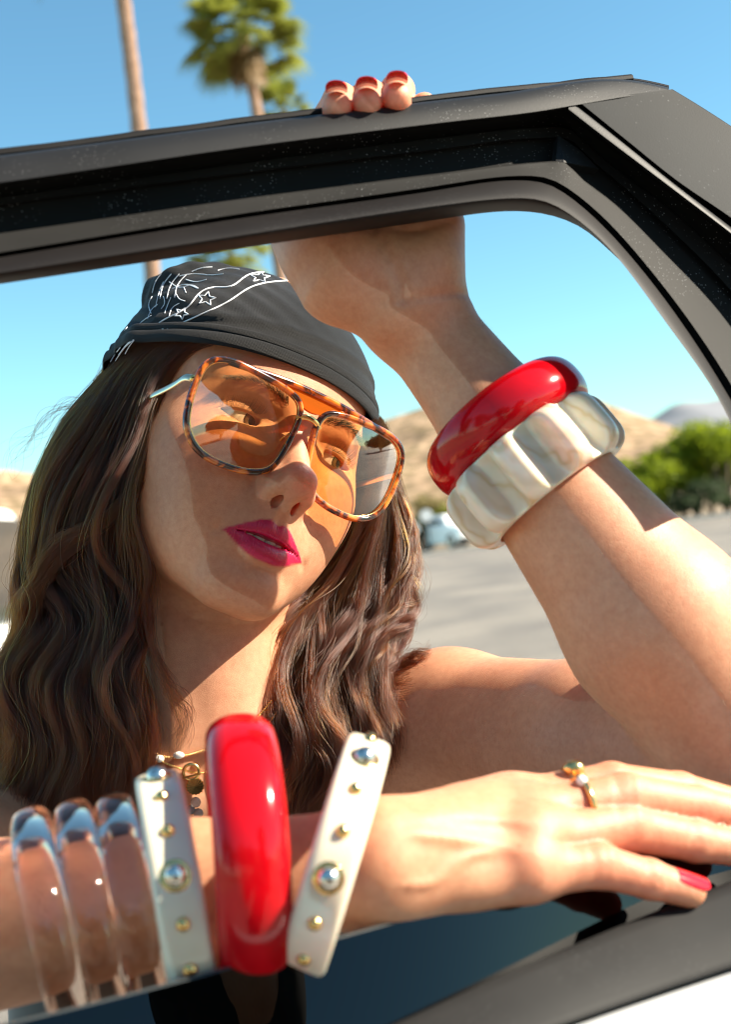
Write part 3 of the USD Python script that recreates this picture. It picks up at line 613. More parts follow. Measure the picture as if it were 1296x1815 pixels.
for i in range(-3, 3):
    xc = (i + .5) * 7.6; zc_ = 8.6 - (xc / 19.) ** 2 * 5.0
    t_ = trimesh.creation.icosphere(2, 1.0); t_.apply_scale([4.4, 6.0, 2.6]); t_.vertices = np.sign(t_.vertices) * np.abs(t_.vertices) ** .85 * np.array([4.4, 6.0, 2.6]) ** .15
    t_.apply_transform(trimesh.transformations.rotation_matrix(math.atan(xc / 19. ** 2 * 10), [0, 1, 0])); t_.apply_translation([xc, -66.6, zc_ - 3.0])
    mesh('tooth', trimesh.Trimesh(to_world(H2R(t_.vertices)), t_.faces, process=False), tooth_m, woman, smooth=True)
# finger nails
nail_m = mat('red_nail_polish', (.55, .002, .008), .12, coat_weight=.4, coat_roughness=.03)
def nail(tip, back, up, w, l, parent, r):
    d = tip - back; d = d / np.linalg.norm(d); up = up - (up @ d) * d; up /= np.linalg.norm(up); sd_ = np.cross(d, up)
    u, v = np.meshgrid(np.linspace(-1, 1, 11), np.linspace(0, 1, 15), indexing='ij')
    wid = w * np.sqrt(np.clip(1 - ((v - .45) / .62) ** 4, 0.02, 1)); a = u * wid / r
    top = tip[None, None] + d * ((v - .62) * l)[..., None] + sd_ * (np.sin(a) * r)[..., None] + up * ((np.cos(a) * r) * (1.03 - .10 * v ** 2) + .15)[..., None]
    bot = top - up * .6
    vv = np.vstack([top.reshape(-1, 3), bot.reshape(-1, 3)]); n, m = u.shape; N_ = n * m; f = []
    for i in range(n - 1):
        for j in range(m - 1):
            a0 = i * m + j; f += [[a0, a0 + 1, a0 + m + 1], [a0, a0 + m + 1, a0 + m], [N_ + a0, N_ + a0 + m + 1, N_ + a0 + 1], [N_ + a0, N_ + a0 + m, N_ + a0 + m + 1]]
    rim = [i * m for i in range(n)] + [(n - 1) * m + j for j in range(1, m)] + [i * m + m - 1 for i in range(n - 2, -1, -1)] + [j for j in range(m - 2, 0, -1)]
    for a0, b0 in zip(rim, rim[1:] + rim[:1]): f += [[a0, b0, N_ + b0], [a0, N_ + b0, N_ + a0]]
    t_ = trimesh.Trimesh(to_world(vv), f, process=False); t_.fix_normals()
    mesh('fingernail', t_, nail_m, parent, smooth=40)
for ch in FINL[:3]:
    a, b, r1, r2 = ch[-1]; nail(b + [0, .8, 8.5], a, np.array([0.0, 1.0, .55]), 5.6, 14, woman, 7.6)
for ch, up in zip(FINR[:3], ([.25, .9, .35], [.1, .8, .6], [.1, .9, .4])):
    a, b, r1, r2 = ch[-1]; nail(b, a, np.array(up), 5.0, 14, woman, 6.8)
# black top
def top_sdf(p):
    p = np.asarray(p, F); x, y, z = p.T; d = torso_fn(x, y, z) - 3.0
    ax = (CHEST - NECK1) / np.linalg.norm(CHEST - NECK1); s = (p - NECK1.astype(F)) @ ax.astype(F)
    return smax(d, 78 - s, 3)
tm = polygonize(top_sdf, 4.0, CHEST - [160, 110, 120], CHEST + [170, 170, 130])
mesh('black_top', trimesh.Trimesh(to_world(tm.vertices), tm.faces, process=False), mat('black_cloth', (.012, .012, .013), .8, sheen_weight=.3), woman, smooth=True)

# ------------------------------------------------------------------ the open car door
DU = np.array([0.901, 0.237, -0.364]); DU /= np.linalg.norm(DU)     # along the door, towards the car's front (rig)
B0, T0 = P(690, 1815, 429), P(650, 200, 575)                        # on the belt line, on the roof rail
DN = np.cross(DU, T0 - B0); DN /= np.linalg.norm(DN)                # outwards, towards the photographer
DV = np.cross(DN, DU)
def door(px, py, o=0.0):
    """Point of the door at a pixel, o millimetres proud of the door's plane."""
    r = P(px, py, 1.0); return r * (((B0 + DN * o) @ DN) / (r @ DN))
def rail(pts, o, n=80):
    oo = np.broadcast_to(np.asarray(o, float), len(pts)) if np.ndim(o) == 0 else np.interp(np.arange(len(pts)), np.linspace(0, len(pts) - 1, len(o)), o)
    q = np.array([door(a, b, k) for (a, b), k in zip(pts, oo)]); s = np.r_[0, np.cumsum(np.linalg.norm(np.diff(q, axis=0), axis=1))]
    c = (CubicSpline if len(pts) > 11 or pts[1][1] > 440 else PchipInterpolator)(s / s[-1], q)(np.linspace(0, 1, n)); return c
def skin_rails(rails):
    n = len(rails[0]); v = np.vstack(rails); f = []
    for i in range(len(rails) - 1):
        for j in range(n - 1):
            a = i * n + j; f += [[a, a + 1, a + n + 1], [a, a + n + 1, a + n]]
    return trimesh.Trimesh(to_world(v), np.array(f)[:, ::-1], process=False)
def dusty(name, c, c2, rough, dust, scale=700.0, sl=.25):
    return usdkit.material(stage, f'/World/Looks/{name}', {
        'geo': ('geometry', {}), 'n': ('noise_texture', {'scale': 14.0, 'detail': 5.0}), 'r': ('rgb_ramp', {'ramp': [(.35, c), (.65, c2)]}),
        'v': ('voronoi_texture', {'scale': scale}), 'rv': ('rgb_ramp', {'ramp': [(0, (dust,) * 3), (.10, (dust * .6,) * 3), (.18, (0, 0, 0)), (1, (0, 0, 0))]}),
        'n3': ('noise_texture', {'scale': 30.0, 'detail': 4.0}), 'r3': ('rgb_ramp', {'ramp': [(.46, (0, 0, 0)), (.66, (1, 1, 1))]}),
        'mm': ('mix_color', {'blend_type': 'multiply', 'fac': 1.0}), 'ma': ('mix_color', {'blend_type': 'add', 'fac': 1.0}),
        'bn': ('noise_texture', {'scale': 1400.0, 'detail': 2.0}), 'b': ('bump', {'distance': .0002, 'strength': .18}),
        'p': ('principled_bsdf', {'roughness': rough, 'specular_ior_level': sl})},
        [('geo.position', 'n.vector'), ('geo.position', 'v.vector'), ('geo.position', 'n3.vector'), ('geo.position', 'bn.vector'), ('n.fac', 'r.fac'), ('v.distance', 'rv.fac'), ('n3.fac', 'r3.fac'), ('rv.color', 'mm.a'), ('r3.color', 'mm.b'),
         ('r.color', 'ma.a'), ('mm.result', 'ma.b'), ('ma.result', 'p.base_color'), ('bn.fac', 'b.height'), ('b.normal', 'p.normal')], surface='p.BSDF')
plastic = dusty('black_door_plastic', (.0075, .0075, .008), (.0125, .0125, .0135), .5, .30, 700.0, .18)
felt = dusty('run_channel_felt', (.004, .004, .004), (.008, .0075, .007), .9, .42, 520.0, .2)
rubber = dusty('door_seal_rubber', (.0065, .0052, .0052), (.0105, .0088, .0084), .58, .10, 900.0, .14)
panel = dusty('pillar_panel', (.009, .010, .011), (.014, .0155, .017), .62, .16, 300.0, .10)
# a rail runs from the left, round the corner and down the sloping pillar
A1 = [(-420, 324), (0, 276), (450, 218), (880, 167), (1120, 143), (1186, 156)]
A2 = [(-420, 380), (0, 327), (450, 262), (800, 219), (940, 203), (1008, 192)]
T = lambda pts, dy: [(a, b + dy) for a, b in pts]
L_in = [(-420, 384), (0, 331), (450, 266), (800, 222), (940, 207), (1004, 200), (1050, 232), (1130, 292), (1200, 345), (1296, 418), (1420, 520)]
Cb = [(-420, 402), (0, 348), (450, 285), (800, 240), (930, 226), (1000, 224), (1048, 262), (1110, 312), (1190, 372), (1296, 470), (1420, 600)]
Cc = [(-420, 418), (0, 362), (450, 304), (800, 262), (930, 246), (1000, 244), (1050, 285), (1105, 330), (1180, 398), (1296, 515), (1400, 650)]
Cd = [(-420, 470), (0, 414), (450, 350), (800, 306), (930, 290), (994, 286), (1032, 318), (1090, 362), (1165, 436), (1290, 572), (1380, 715)]
Ce = [(-420, 482), (0, 425), (450, 360), (800, 316), (930, 300), (985, 298), (1026, 328), (1082, 372), (1152, 446), (1270, 590), (1362, 740)]
Cf = [(-420, 508), (0, 448), (450, 376), (800, 326), (930, 312), (976, 318), (1018, 342), (1070, 386), (1136, 458), (1248, 606), (1340, 760)]
Cg = [(-420, 514), (0, 453), (450, 380), (800, 330), (930, 316), (974, 324), (1014, 348), (1064, 392), (1130, 464), (1190, 541), (1240, 614), (1332, 768)]
Ch = [(-420, 548), (0, 484), (450, 414), (800, 362), (900, 352), (968, 358), (1016, 384), (1070, 430), (1136, 510), (1185, 578), (1226, 634), (1310, 790)]
Ci = [(-420, 566), (0, 504), (450, 437), (800, 386), (900, 375), (966, 380), (1032, 405), (1098, 461), (1150, 506), (1205, 564), (1285, 692), (1340, 800)]
BACK = [-32.0] * 5 + [-36, -40, -44, -46, -48, -48, -48]
def lerp(a, b, t_): return [((1 - t_) * p[0] + t_ * q[0], (1 - t_) * p[1] + t_ * q[1]) for p, q in zip(a, b)]
dr = thing('car_door', 'open car door with black window frame, lowered dark glass and white skin', 'car door', to_world(B0))
def solid(rails):                                                    # closes a strip of rails into a ring
    return skin_rails(list(rails) + [rails[0]])
# roof rail: outer face with a rounded top, going back over the top
def shift(pts, dx, dy): return [(a + dx, b + dy) for a, b in pts]
top = [rail(A2, -8), rail(A2, 3.0), rail(shift(A2, 0, -3), 5), rail([((a + c) / 2, (b + d) / 2) for (a, b), (c, d) in zip(A2, A1)], 5.5), rail(shift(A1, 0, 5), 4.0), rail(shift(A1, 0, 1.5), 1.5), rail(A1, -3), rail(A1, -20), rail(shift(A1, 0, 2), -36), rail(A2, -36)]
mesh('roof_rail', solid(top), plastic, dr, smooth=35)
for e, s in ((-1, 1),):
    ring = np.array([r[e] for r in top]); cpt = ring.mean(0); v = np.vstack([ring, cpt + DU * 2]); k_ = len(ring)
    mesh('rail_end_cap', trimesh.Trimesh(to_world(v), [[i, (i + 1) % k_, k_] for i in range(k_)] + [[(i + 1) % k_, i, k_] for i in range(k_)], process=False), plastic, dr)
gasket = spline([door(a, b - 1.5, -9) for a, b in A1[:5]], 80) + DN * 0
mesh('roof_gasket', tube(to_world(gasket + meshkit.fbm(gasket[:, :1] * [[.05, 0, 0]], 3, 4)[:, None] * DV * .8), .0022, 8), rubber, dr)
mesh('gutter_lip', skin_rails([rail(shift(A1, 0, -1), -24), rail(shift(A1, 0, -4), -25), rail(shift(A1, 0, -4), -33), rail(shift(A1, 0, 2), -35)]), rubber, dr)
# glass run channel: deep slot, felt, ledge
mesh('run_channel', skin_rails([rail(shift(L_in, 5, -12), -5), rail(shift(L_in, 2, -4), -14), rail(L_in, -16), rail(Cb, -20), rail(shift(Cb, 0, 3), -13), rail(Cc, -12.5), rail(shift(Cc, 0, 3), -17), rail(Cd, -15), rail(Cd, -9)]), felt, dr, smooth=25)
mesh('channel_lip', skin_rails([rail(Cd, -14), rail(Cd, -7), rail(shift(Cd, 0, 2), -5.5), rail(Ce, -5), rail(Cf, -3.5), rail(shift(Cf, -1, 2), -6), rail(Cg, -9)]), dusty('channel_lip_rubber', (.008, .0075, .007), (.015, .014, .013), .65, .30, 700.0, .12), dr, smooth=25)
# rounded inner seal
prof = []
for t_ in np.linspace(0, 1, 9):
    prof.append(rail(lerp(Cg, Ch, t_), -9 + 12 * math.sin(min(t_, .98) * np.pi * .5) ** .7))
for t_ in np.linspace(.15, 1, 7):
    prof.append(rail(lerp(Ch, Ci, t_), 3 - 24 * t_ ** 1.8))
prof += [rail(lerp(Ci, Ch, .06), -30), rail(lerp(Ci, Ch, .3), BACK), rail(Cg, BACK)]
mesh('inner_seal', skin_rails(prof), rubber, dr, smooth=40)
mesh('frame_back', skin_rails([rail(L_in, BACK), rail(Cg, BACK)]), rubber, dr, smooth=40)
# mitre piece where the two channels meet
mit = [door(990, 240, -10), door(1030, 268, -11), door(1062, 300, -12), door(1000, 288, -6), door(985, 292, -7)]
v = np.array(mit + [q - DN * 6 for q in mit]); f_ = [[0, 4, 3], [0, 3, 1], [1, 3, 2], [0, 5, 9], [0, 9, 4], [4, 9, 8], [4, 8, 3], [3, 8, 7], [3, 7, 2]]
mesh('mitre_corner', trimesh.Trimesh(to_world(v), f_, process=False), plastic, dr, smooth=False)
# pillar: plate with a lip along its inner edge
lip_o = [(1008, 176), (1100, 248), (1197, 326), (1296, 404), (1430, 510)]
Lp = [(1006, 198), (1060, 240), (1130, 293), (1200, 346), (1296, 419), (1430, 527)]
plate_in = [(1022, 179), (1112, 252), (1197, 320), (1296, 388), (1430, 490)]
plate_out = [(1192, 159), (1240, 188), (1296, 224), (1400, 296), (1560, 410)]
m_in = [door(a, b, 0) for a, b in plate_in]
def plate(pin, pout, o, depth, n=40):
    a, b = rail(pin, o, n), rail(pout, o, n)
    return solid([rail(pin, o - depth, n), rail(pin, o - 1.2, n), a + (b - a) * .012, b + (a - b) * .02, rail(pout, o - 2.5, n), rail(pout, o - depth, n)])
mesh('pillar_panel', plate(plate_in, plate_out, 5.0, 30), panel, dr, smooth=35)
mesh('pillar_lip', solid([rail(Lp, -12), rail(Lp, 2), rail(shift(Lp, 2, -4), 4.5), rail(shift(lip_o, 2, 6), 4.5), rail(shift(lip_o, 4, 2), 2.5), rail(lip_o, -12)]), plastic, dr, smooth=35)
mesh('pillar_core', skin_rails([rail(shift(Lp, 0, 6), -10), rail(plate_in, -9)]), rubber, dr, smooth=35)
tri = [door(1186, 158, -2), door(1024, 178, -2), door(1024, 178, -40), door(1186, 158, -40)]
mesh('panel_edge', trimesh.Trimesh(to_world(np.array(tri)), [[0, 1, 2], [0, 2, 3], [2, 1, 0], [3, 2, 0]], process=False), rubber, dr, smooth=False)
# glass, nearly all the way down
def belt(px): return 1815 - .430 * (px - 690)
g_top = [(-300, 1880), (120, 1792), (500, 1692), (830, 1600), (1100, 1522), (1420, 1430)]
g_bot = [(-300, 2300), (120, 2110), (500, 1930), (830, 1800), (1100, 1680), (1420, 1540)]
gt, gb = rail(g_top, [15, 14, 13, 5, -16, -32], 40), rail(g_bot, [18, 17, 16, 8, -13, -29], 40)
th = DN * 2.2
GLASS = usdkit.material(stage, '/World/Looks/tinted_glass', {'fr': ('fresnel', {'IOR': 1.42}), 't': ('transparent_bsdf', {'color': (.022, .024, .026)}), 'g': ('glossy_bsdf', {'roughness': .0, 'color': (1, 1, 1)}), 'm': ('mix_closure', {})},
    [('fr.fac', 'm.fac'), ('t.BSDF', 'm.closure1'), ('g.BSDF', 'm.closure2')], surface='m.closure')
mesh('window_glass', solid([gb - th, gt - th, gt - th * .8 + DV * .5, gt - th * .2 + DV * .5, gt, gb]), GLASS, dr, smooth=30)
mesh('glass_edge', tube(to_world(gt - th * .5), .0010, 8), mat('ground_glass_edge', (.04, .045, .045), .3), dr)
# belt strip and white door skin
Bl = [(-200, 2240), (300, 1995), (690, 1818), (950, 1702), (1218, 1592), (1500, 1475)]
Wl = [(-200, 2420), (300, 2110), (690, 1935), (1000, 1817), (1296, 1716), (1500, 1650)]
Ob = [(-200, 2700), (300, 2500), (690, 2300), (1000, 2200), (1296, 2080), (1500, 1990)]
mid = lambda t_: [((1 - t_) * a + t_ * c, (1 - t_) * b + t_ * d) for (a, b), (c, d) in zip(Bl, Wl)]
bo = lambda v_: [v_ + 19, v_ + 19, v_ + 19, v_ + 11, v_, v_]
mesh('belt_strip', skin_rails([rail(Bl, -30), rail(Bl, bo(-3)), rail(mid(.06), bo(1)), rail(mid(.16), bo(4)), rail(mid(.5), bo(11)), rail(mid(.85), bo(17)), rail(mid(.97), bo(17)), rail(Wl, bo(14)), rail(Wl, bo(8))]), dusty('belt_rubber', (.014, .0135, .0135), (.021, .0205, .020), .62, .10, 700.0, .12), dr, smooth=50)
wpaint = mat('white_door_paint', (.46, .47, .48), .35, coat_weight=.4, noise=(30, .3, (.43, .44, .45)))
def lerp(a, b, t_): return [((1 - t_) * p[0] + t_ * q[0], (1 - t_) * p[1] + t_ * q[1]) for p, q in zip(a, b)]
mesh('door_skin', skin_rails([rail(Wl, bo(6)), rail(lerp(Wl, Ob, .02), bo(14)), rail(lerp(Wl, Ob, .06), bo(22)), rail(lerp(Wl, Ob, .2), bo(30)), rail(lerp(Wl, Ob, .5), bo(36)), rail(Ob, bo(38))]), wpaint, dr, smooth=50)
mesh('inner_skin', skin_rails([rail(Bl, -32), rail(lerp(Bl, Ob, .1), -60), rail(Ob, -70)]), plastic, dr, smooth=50)

# ------------------------------------------------------------------ things she wears
def hw(l): return to_world(H2R(l))
def shoot(f, px, py, d0=300.0, d1=1100.0):
    """Rig point where the ray through a pixel first meets the field f, or None."""
    d = np.array([(px - CX) / FPX, (CY - py) / FPX, -1.0]); d /= np.linalg.norm(d); T_ = d0; best = (9e9, 0)
    for _ in range(160):
        v = float(f((d * T_)[None])[0])
        if abs(v) < best[0]: best = (abs(v), T_)
        if v < .05 or T_ > d1: break
        T_ += max(v * .7, .2)
    return d * best[1]
def normal_at(f, p):
    n = np.array([float(f((p + e)[None])[0] - f((p - e)[None])[0]) for e in np.eye(3)]); return n / np.linalg.norm(n)
gold = mat('gold', (.90, .58, .22), .18, metallic=1.0)
silver = mat('silver', (.80, .76, .68), .15, metallic=1.0)
tort = usdkit.material(stage, '/World/Looks/tortoiseshell', {'geo': ('geometry', {}), 'n': ('noise_texture', {'scale': 115.0, 'detail': 2.0, 'roughness': .5, 'distortion': .5}),
    'r': ('rgb_ramp', {'ramp': [(.38, (.012, .006, .004)), (.46, (.07, .018, .004)), (.52, (.34, .075, .008)), (.62, (.55, .17, .02))]}),
    'p': ('principled_bsdf', {'roughness': .12, 'coat_weight': 1.0, 'subsurface_weight': .25, 'subsurface_scale': .002})}, [('geo.position', 'n.vector'), ('n.fac', 'r.fac'), ('r.color', 'p.base_color')], surface='p.BSDF')
lens_m = usdkit.material(stage, '/World/Looks/amber_lens', {'fr': ('fresnel', {'IOR': 1.5}), 'ad': ('math', {'math_type': 'multiply_add', 'value2': .5, 'value3': .10}), 't': ('transparent_bsdf', {'color': (.98, .70, .36)}), 'g': ('glossy_bsdf', {'roughness': .0, 'color': (1, 1, 1)}), 'm': ('mix_closure', {})},
    [('fr.fac', 'ad.value1'), ('ad.value', 'm.fac'), ('t.BSDF', 'm.closure1'), ('g.BSDF', 'm.closure2')], surface='m.closure')
plate_m = usdkit.material(stage, '/World/Looks/amber_acetate', {'fr': ('fresnel', {'IOR': 1.5}), 't': ('transparent_bsdf', {'color': (.80, .30, .06)}), 'g': ('principled_bsdf', {'base_color': (.45, .12, .012), 'roughness': .15, 'coat_weight': 1.0}), 'm': ('mix_closure', {'fac': .55})},
    [('t.BSDF', 'm.closure1'), ('g.BSDF', 'm.closure2')], surface='m.closure')
LO = np.array([(6.5, 4), (9, 9.5), (17, 13.5), (37, 16), (59, 15.8), (68.3, 11), (71.5, -1), (71, -15), (67, -29), (57, -38), (41, -40.8), (25, -39), (13.5, -33), (8.6, -21), (6.6, -8)])
GX, GZ = -2.6, 20.5
def gl(u, v, dz=0.0):                       # a point of the glasses: u across from the middle, v up
    u, v = np.asarray(u, float), np.asarray(v, float)
    return np.stack([u + GX, v + u * .035 + .5, GZ + .10 * v - 4.0 * (u / 71.0) ** 2 + dz], -1)
sg = thing('sunglasses', 'oversized tortoiseshell sunglasses with amber lenses and a gold double bridge', 'sunglasses', hw([0, 0, 18]))
fwd = M @ HR[:, 2]
for s in (-1, 1):
    o = LO * [s, 1]; rim = spline(gl(o[:, 0], o[:, 1]), 120, True)
    mesh('rim', tube(hw(rim), .0021, 12, True, flat=(1.15, .95), axis=fwd), tort, sg, smooth=60)
    c = o.mean(0); inn = c + (o - c) * .955; wire = spline(gl(inn[:, 0], inn[:, 1], .9), 120, True)
    mesh('rim_wire', tube(hw(wire), .00055, 8, True), gold, sg, smooth=60)
    ob = spline(np.c_[c + (o - c) * .965, 0 * o[:, 0]], 96, True)[:, :2]; V, Fc = [], []
    R_ = np.linspace(0, 1, 12)
    for r_ in R_[1:]:
        q = c + (ob - c) * r_; V.append(gl(q[:, 0], q[:, 1], -.4 + 1.5 * (1 - r_ * r_)))
    V = np.vstack([gl(c[0], c[1], 1.4)[None], *V]); k = len(ob)
    for j in range(k): Fc.append([0, 1 + j, 1 + (j + 1) % k])
    for i in range(len(R_) - 2):
        for j in range(k):
            a, b = 1 + i * k + j, 1 + i * k + (j + 1) % k; Fc += [[a, a + k, b + k], [a, b + k, b]]
    mesh('lens', trimesh.Trimesh(hw(V), np.array(Fc), process=False), lens_m, sg, smooth=True)
    hinge = gl(s * 71.5, -1); tp = spline([hinge + [0, 0, -.5], hinge + [s * 3.2, .6, -4], hinge + [s * 4.0, .5, -14], hinge + [s * 3.5, -1, -50], hinge + [s * 2, -4, -88], [s * 73, -22, -108]], 40)
    mesh('temple', tube(hw(tp), .0013, 10, flat=(1.7, .8), axis=M @ HR[:, 1]), mat('pale_gold' + ('' if s < 0 else '_side'), (.86, .70, .50), .2, metallic=1.0), sg, smooth=60)
    h = trimesh.creation.icosphere(3, .0024); h.apply_translation(hw(hinge + [s * 1.2, .2, -1.5])); mesh('hinge', h, gold, sg)
    pd = spline([gl(s * 8.5, -9, -1), gl(s * 9.5, -12, -6), gl(s * 10, -15, -9)], 12); mesh('nose_pad_arm', tube(hw(pd), .0006, 8), gold, sg)
    np_ = trimesh.creation.icosphere(3, 1.0); np_.apply_scale([1.4, 5.0, 3.0]); np_.apply_translation([s * 9.8 + GX, -15, 8.5]); mesh('nose_pad', trimesh.Trimesh(hw(np_.vertices), np_.faces, process=False), plate_m, sg, smooth=True)
bar = spline(gl(np.array([-58, -40, -20, 0, 20, 40, 58.]), np.array([15.6, 17.0, 18.6, 19.0, 18.6, 17.0, 15.6])), 60)
mesh('brow_bar', tube(hw(bar), .0019, 12, flat=(1.0, 1.1), axis=fwd), tort, sg, smooth=60)
u_ = np.linspace(-19, 19, 25); lowv = 7.5 + 6.5 * np.abs(u_ / 19.0) ** 1.6
fr_, bk_ = [], []
pv = np.vstack([gl(u_, 0 * u_ + 18.6, .4), gl(u_, lowv, .4), gl(u_, 0 * u_ + 18.6, -1.6), gl(u_, lowv, -1.6)]); n_ = len(u_); pf = []
for j in range(n_ - 1):
    pf += [[j, j + n_, j + n_ + 1], [j, j + n_ + 1, j + 1], [2 * n_ + j, 2 * n_ + j + 1, 3 * n_ + j + 1], [2 * n_ + j, 3 * n_ + j + 1, 3 * n_ + j], [n_ + j, 3 * n_ + j, 3 * n_ + j + 1], [n_ + j, 3 * n_ + j + 1, n_ + j + 1]]
mesh('brow_plate', trimesh.Trimesh(hw(pv), pf, process=False), plate_m, sg, smooth=35)
mesh('bridge', tube(hw(spline([gl(-8, .5, .3), gl(-4.5, 2.6, 1.6), gl(0, 3.3, 2.2), gl(4.5, 2.6, 1.6), gl(8, .5, .3)], 30)), .0014, 10, flat=(1, 1.3), axis=fwd), gold, sg, smooth=60)

# headscarf
def scarf_field(l):
    x, y, z = l[:, 0], l[:, 1], l[:, 2]
    d = ell(x, y, z, (-1, 29.5, -86.5), (90, 93, 92)); d = smin(d, ell(x, y, z, (0, 26, -40), (60, 55, 48.5)), 25)
    d = smin(d, ell(x, y, z, (-36.6, 96.6, -112), (40, 22.5, 40)), 20)
    # soft pleats gathered towards the back left
    a = np.arctan2(y - 62, z + 118); r_ = np.sqrt((x + 86) ** 2 + (y - 62) ** 2 + (z + 118) ** 2)
    w = np.exp(-((r_ - 50) / 40) ** 2) * np.clip((r_ - 10) / 25, 0, 1)
    d = d + w * (1.8 * np.sin(a * 8 + x * .04) + .7 * np.sin(a * 19 + 1 + z * .09))
    d = d + .9 * np.exp(-((y - 55 - .10 * x) / 3.2) ** 2) * (z > -60) - .9 * np.exp(-((y - 60.5 - .10 * x) / 3.5) ** 2) * (z > -60)
    d = d + .55 * np.sin(y * .40 + x * .28 + .02 * z) * np.exp(-((x + 50) / 38) ** 2) * np.clip((y - 48) / 12, 0, 1)
    return d
HEMY = lambda x, z: 37.0 + .02 * x - 16 * np.clip((-z - 90) / 90, 0, 1)
def scarf_sdf(p):
    l = R2H(p).astype(F); d = scarf_field(l); sh = np.maximum(d, -(d + 3.0)); return smax(sh, HEMY(l[:, 0], l[:, 2]) - l[:, 1], 1.5)
c_ = H2R((0, 60, -88)); sm = polygonize(scarf_sdf, 1.6, c_ - 125, c_ + 125, slack=14)
scarf_m = usdkit.material(stage, '/World/Looks/black_cotton', {'geo': ('geometry', {}), 'w1': ('wave_texture', {'scale': 900.0, 'bands_direction': 'x', 'distortion': .4}), 'w2': ('wave_texture', {'scale': 900.0, 'bands_direction': 'z', 'distortion': .4}),
    'ad': ('math', {'math_type': 'add'}), 'b': ('bump', {'distance': .00025, 'strength': .8}), 'n': ('noise_texture', {'scale': 2200.0}), 'r': ('rgb_ramp', {'ramp': [(.35, (.0025, .0025, .003)), (.65, (.0075, .0075, .0075))]}),
    'n2': ('noise_texture', {'scale': 28.0, 'detail': 3.0}), 'b2': ('bump', {'distance': .0022, 'strength': .45}),
    'p': ('principled_bsdf', {'roughness': .6, 'specular_ior_level': .25, 'sheen_weight': .04, 'sheen_roughness': .4, 'sheen_tint': (.9, .9, 1.0)})},
    [('geo.position', 'w1.vector'), ('geo.position', 'w2.vector'), ('geo.position', 'n.vector'), ('geo.position', 'n2.vector'), ('n2.fac', 'b2.height'), ('w1.fac', 'ad.value1'), ('w2.fac', 'ad.value2'), ('ad.value', 'b.height'), ('b2.normal', 'b.normal'), ('n.fac', 'r.fac'), ('r.color', 'p.base_color'), ('b.normal', 'p.normal')], surface='p.BSDF')
hs = thing('headscarf', 'black cotton headscarf with white bandana stars tied over the dark hair', 'headscarf', hw([0, 60, -88]))
mesh('cloth', trimesh.Trimesh(to_world(sm.vertices), sm.faces, process=False), scarf_m, hs, smooth=True)
hem = []
for th_ in np.linspace(0, 2 * np.pi, 161)[:-1]:
    d = np.array([math.sin(th_), 0, math.cos(th_)]); r_ = 20.0; p0 = np.array([0, 0, -75.0])
    for _ in range(60):
        q = p0 + d * r_; q[1] = HEMY(q[0], q[2]) + 1.5; v = float(scarf_field(q[None])[0]); r_ -= v * .8
    q = p0 + d * (r_ + .3); q[1] = HEMY(q[0], q[2]) + 1.5; hem.append(q)
hem = np.array(hem)
mesh('hem', tube(hw(hem), .0032, 12, True, flat=(.5, 1.35), axis=M @ (np.array([(h_ - [0, h_[1], -75]) / np.linalg.norm(h_ - [0, h_[1], -75]) for h_ in hem]) @ HR.T).T if False else (np.array([(h_ - [0, h_[1], -75]) / np.linalg.norm(h_ - [0, h_[1], -75]) for h_ in hem]) @ HR.T) @ M.T), scarf_m, hs, smooth=60)
mesh('hem_fold', tube(hw(hem * [1, 1, 1] + [0, 7.0, 0] - .012 * (hem - [0, 37, -75])), .0022, 10, True, flat=(.5, 1.2), axis=(np.array([(h_ - [0, h_[1], -75]) / np.linalg.norm(h_ - [0, h_[1], -75]) for h_ in hem]) @ HR.T) @ M.T), scarf_m, hs, smooth=60)
print_m = mat('white_print', (.62, .64, .68), .7)
_sc = lambda p: scarf_field(R2H(p).astype(F))
def on_scarf(pix, n, closed=False, wd=.42):
    q = spline([(a, b, 0) for a, b in pix], n, closed)[:, :2] if not closed else np.array(pix, float)
    if closed:
        qq = []
        for a, b in zip(q, np.roll(q, -1, 0)): qq += [a + (b - a) * k_ for k_ in (0, .34, .67)]
        q = np.array(qq)
    out = []
    for a, b in q:
        p = shoot(_sc, a, b, 600, 1000); out.append(p + normal_at(_sc, p) * .12)
    return tube(to_world(np.array(out)), wd / 1000, 6, closed)
lines = [[(211, 630), (239, 600), (282, 589), (321, 574), (365, 554), (408, 533), (442, 511), (477, 501), (516, 498)],
         [(236, 604), (261, 589), (295, 565), (334, 544), (352, 522), (373, 511), (412, 507), (438, 489), (468, 483)],
         [(222, 628), (236, 606), (256, 590)], [(205, 640), (226, 612), (246, 598)], [(284, 530), (290, 505), (304, 486)], [(296, 530), (302, 508), (318, 486)],
         [(276, 545), (282, 520), (290, 500)], [(318, 490), (345, 486), (372, 488), (396, 486)], [(306, 512), (330, 505), (350, 512)], [(262, 566), (270, 548), (280, 540)], [(292, 556), (298, 540), (303, 528)], [(300, 500), (322, 510), (340, 506), (352, 512)], [(218, 590), (226, 580)], [(270, 520), (276, 500), (286, 486)], [(310, 528), (314, 508), (330, 488)], [(268, 556), (264, 540), (270, 526)], [(300, 560), (306, 546), (318, 538)], [(340, 482), (356, 476), (376, 474)], [(386, 480), (404, 476), (424, 478)], [(206, 620), (216, 604), (232, 588)], [(196, 642), (206, 626), (214, 616)], [(312, 520), (318, 530), (328, 534)], [(286, 548), (292, 538), (290, 526)], [(330, 496), (348, 500), (366, 496)], [(246, 576), (258, 566), (268, 560)], [(330, 520), (326, 510)]]
for i, l in enumerate(lines): mesh('printed_line', on_scarf(l, 6 * len(l), wd=.52 if i < 2 else .3), print_m, hs)
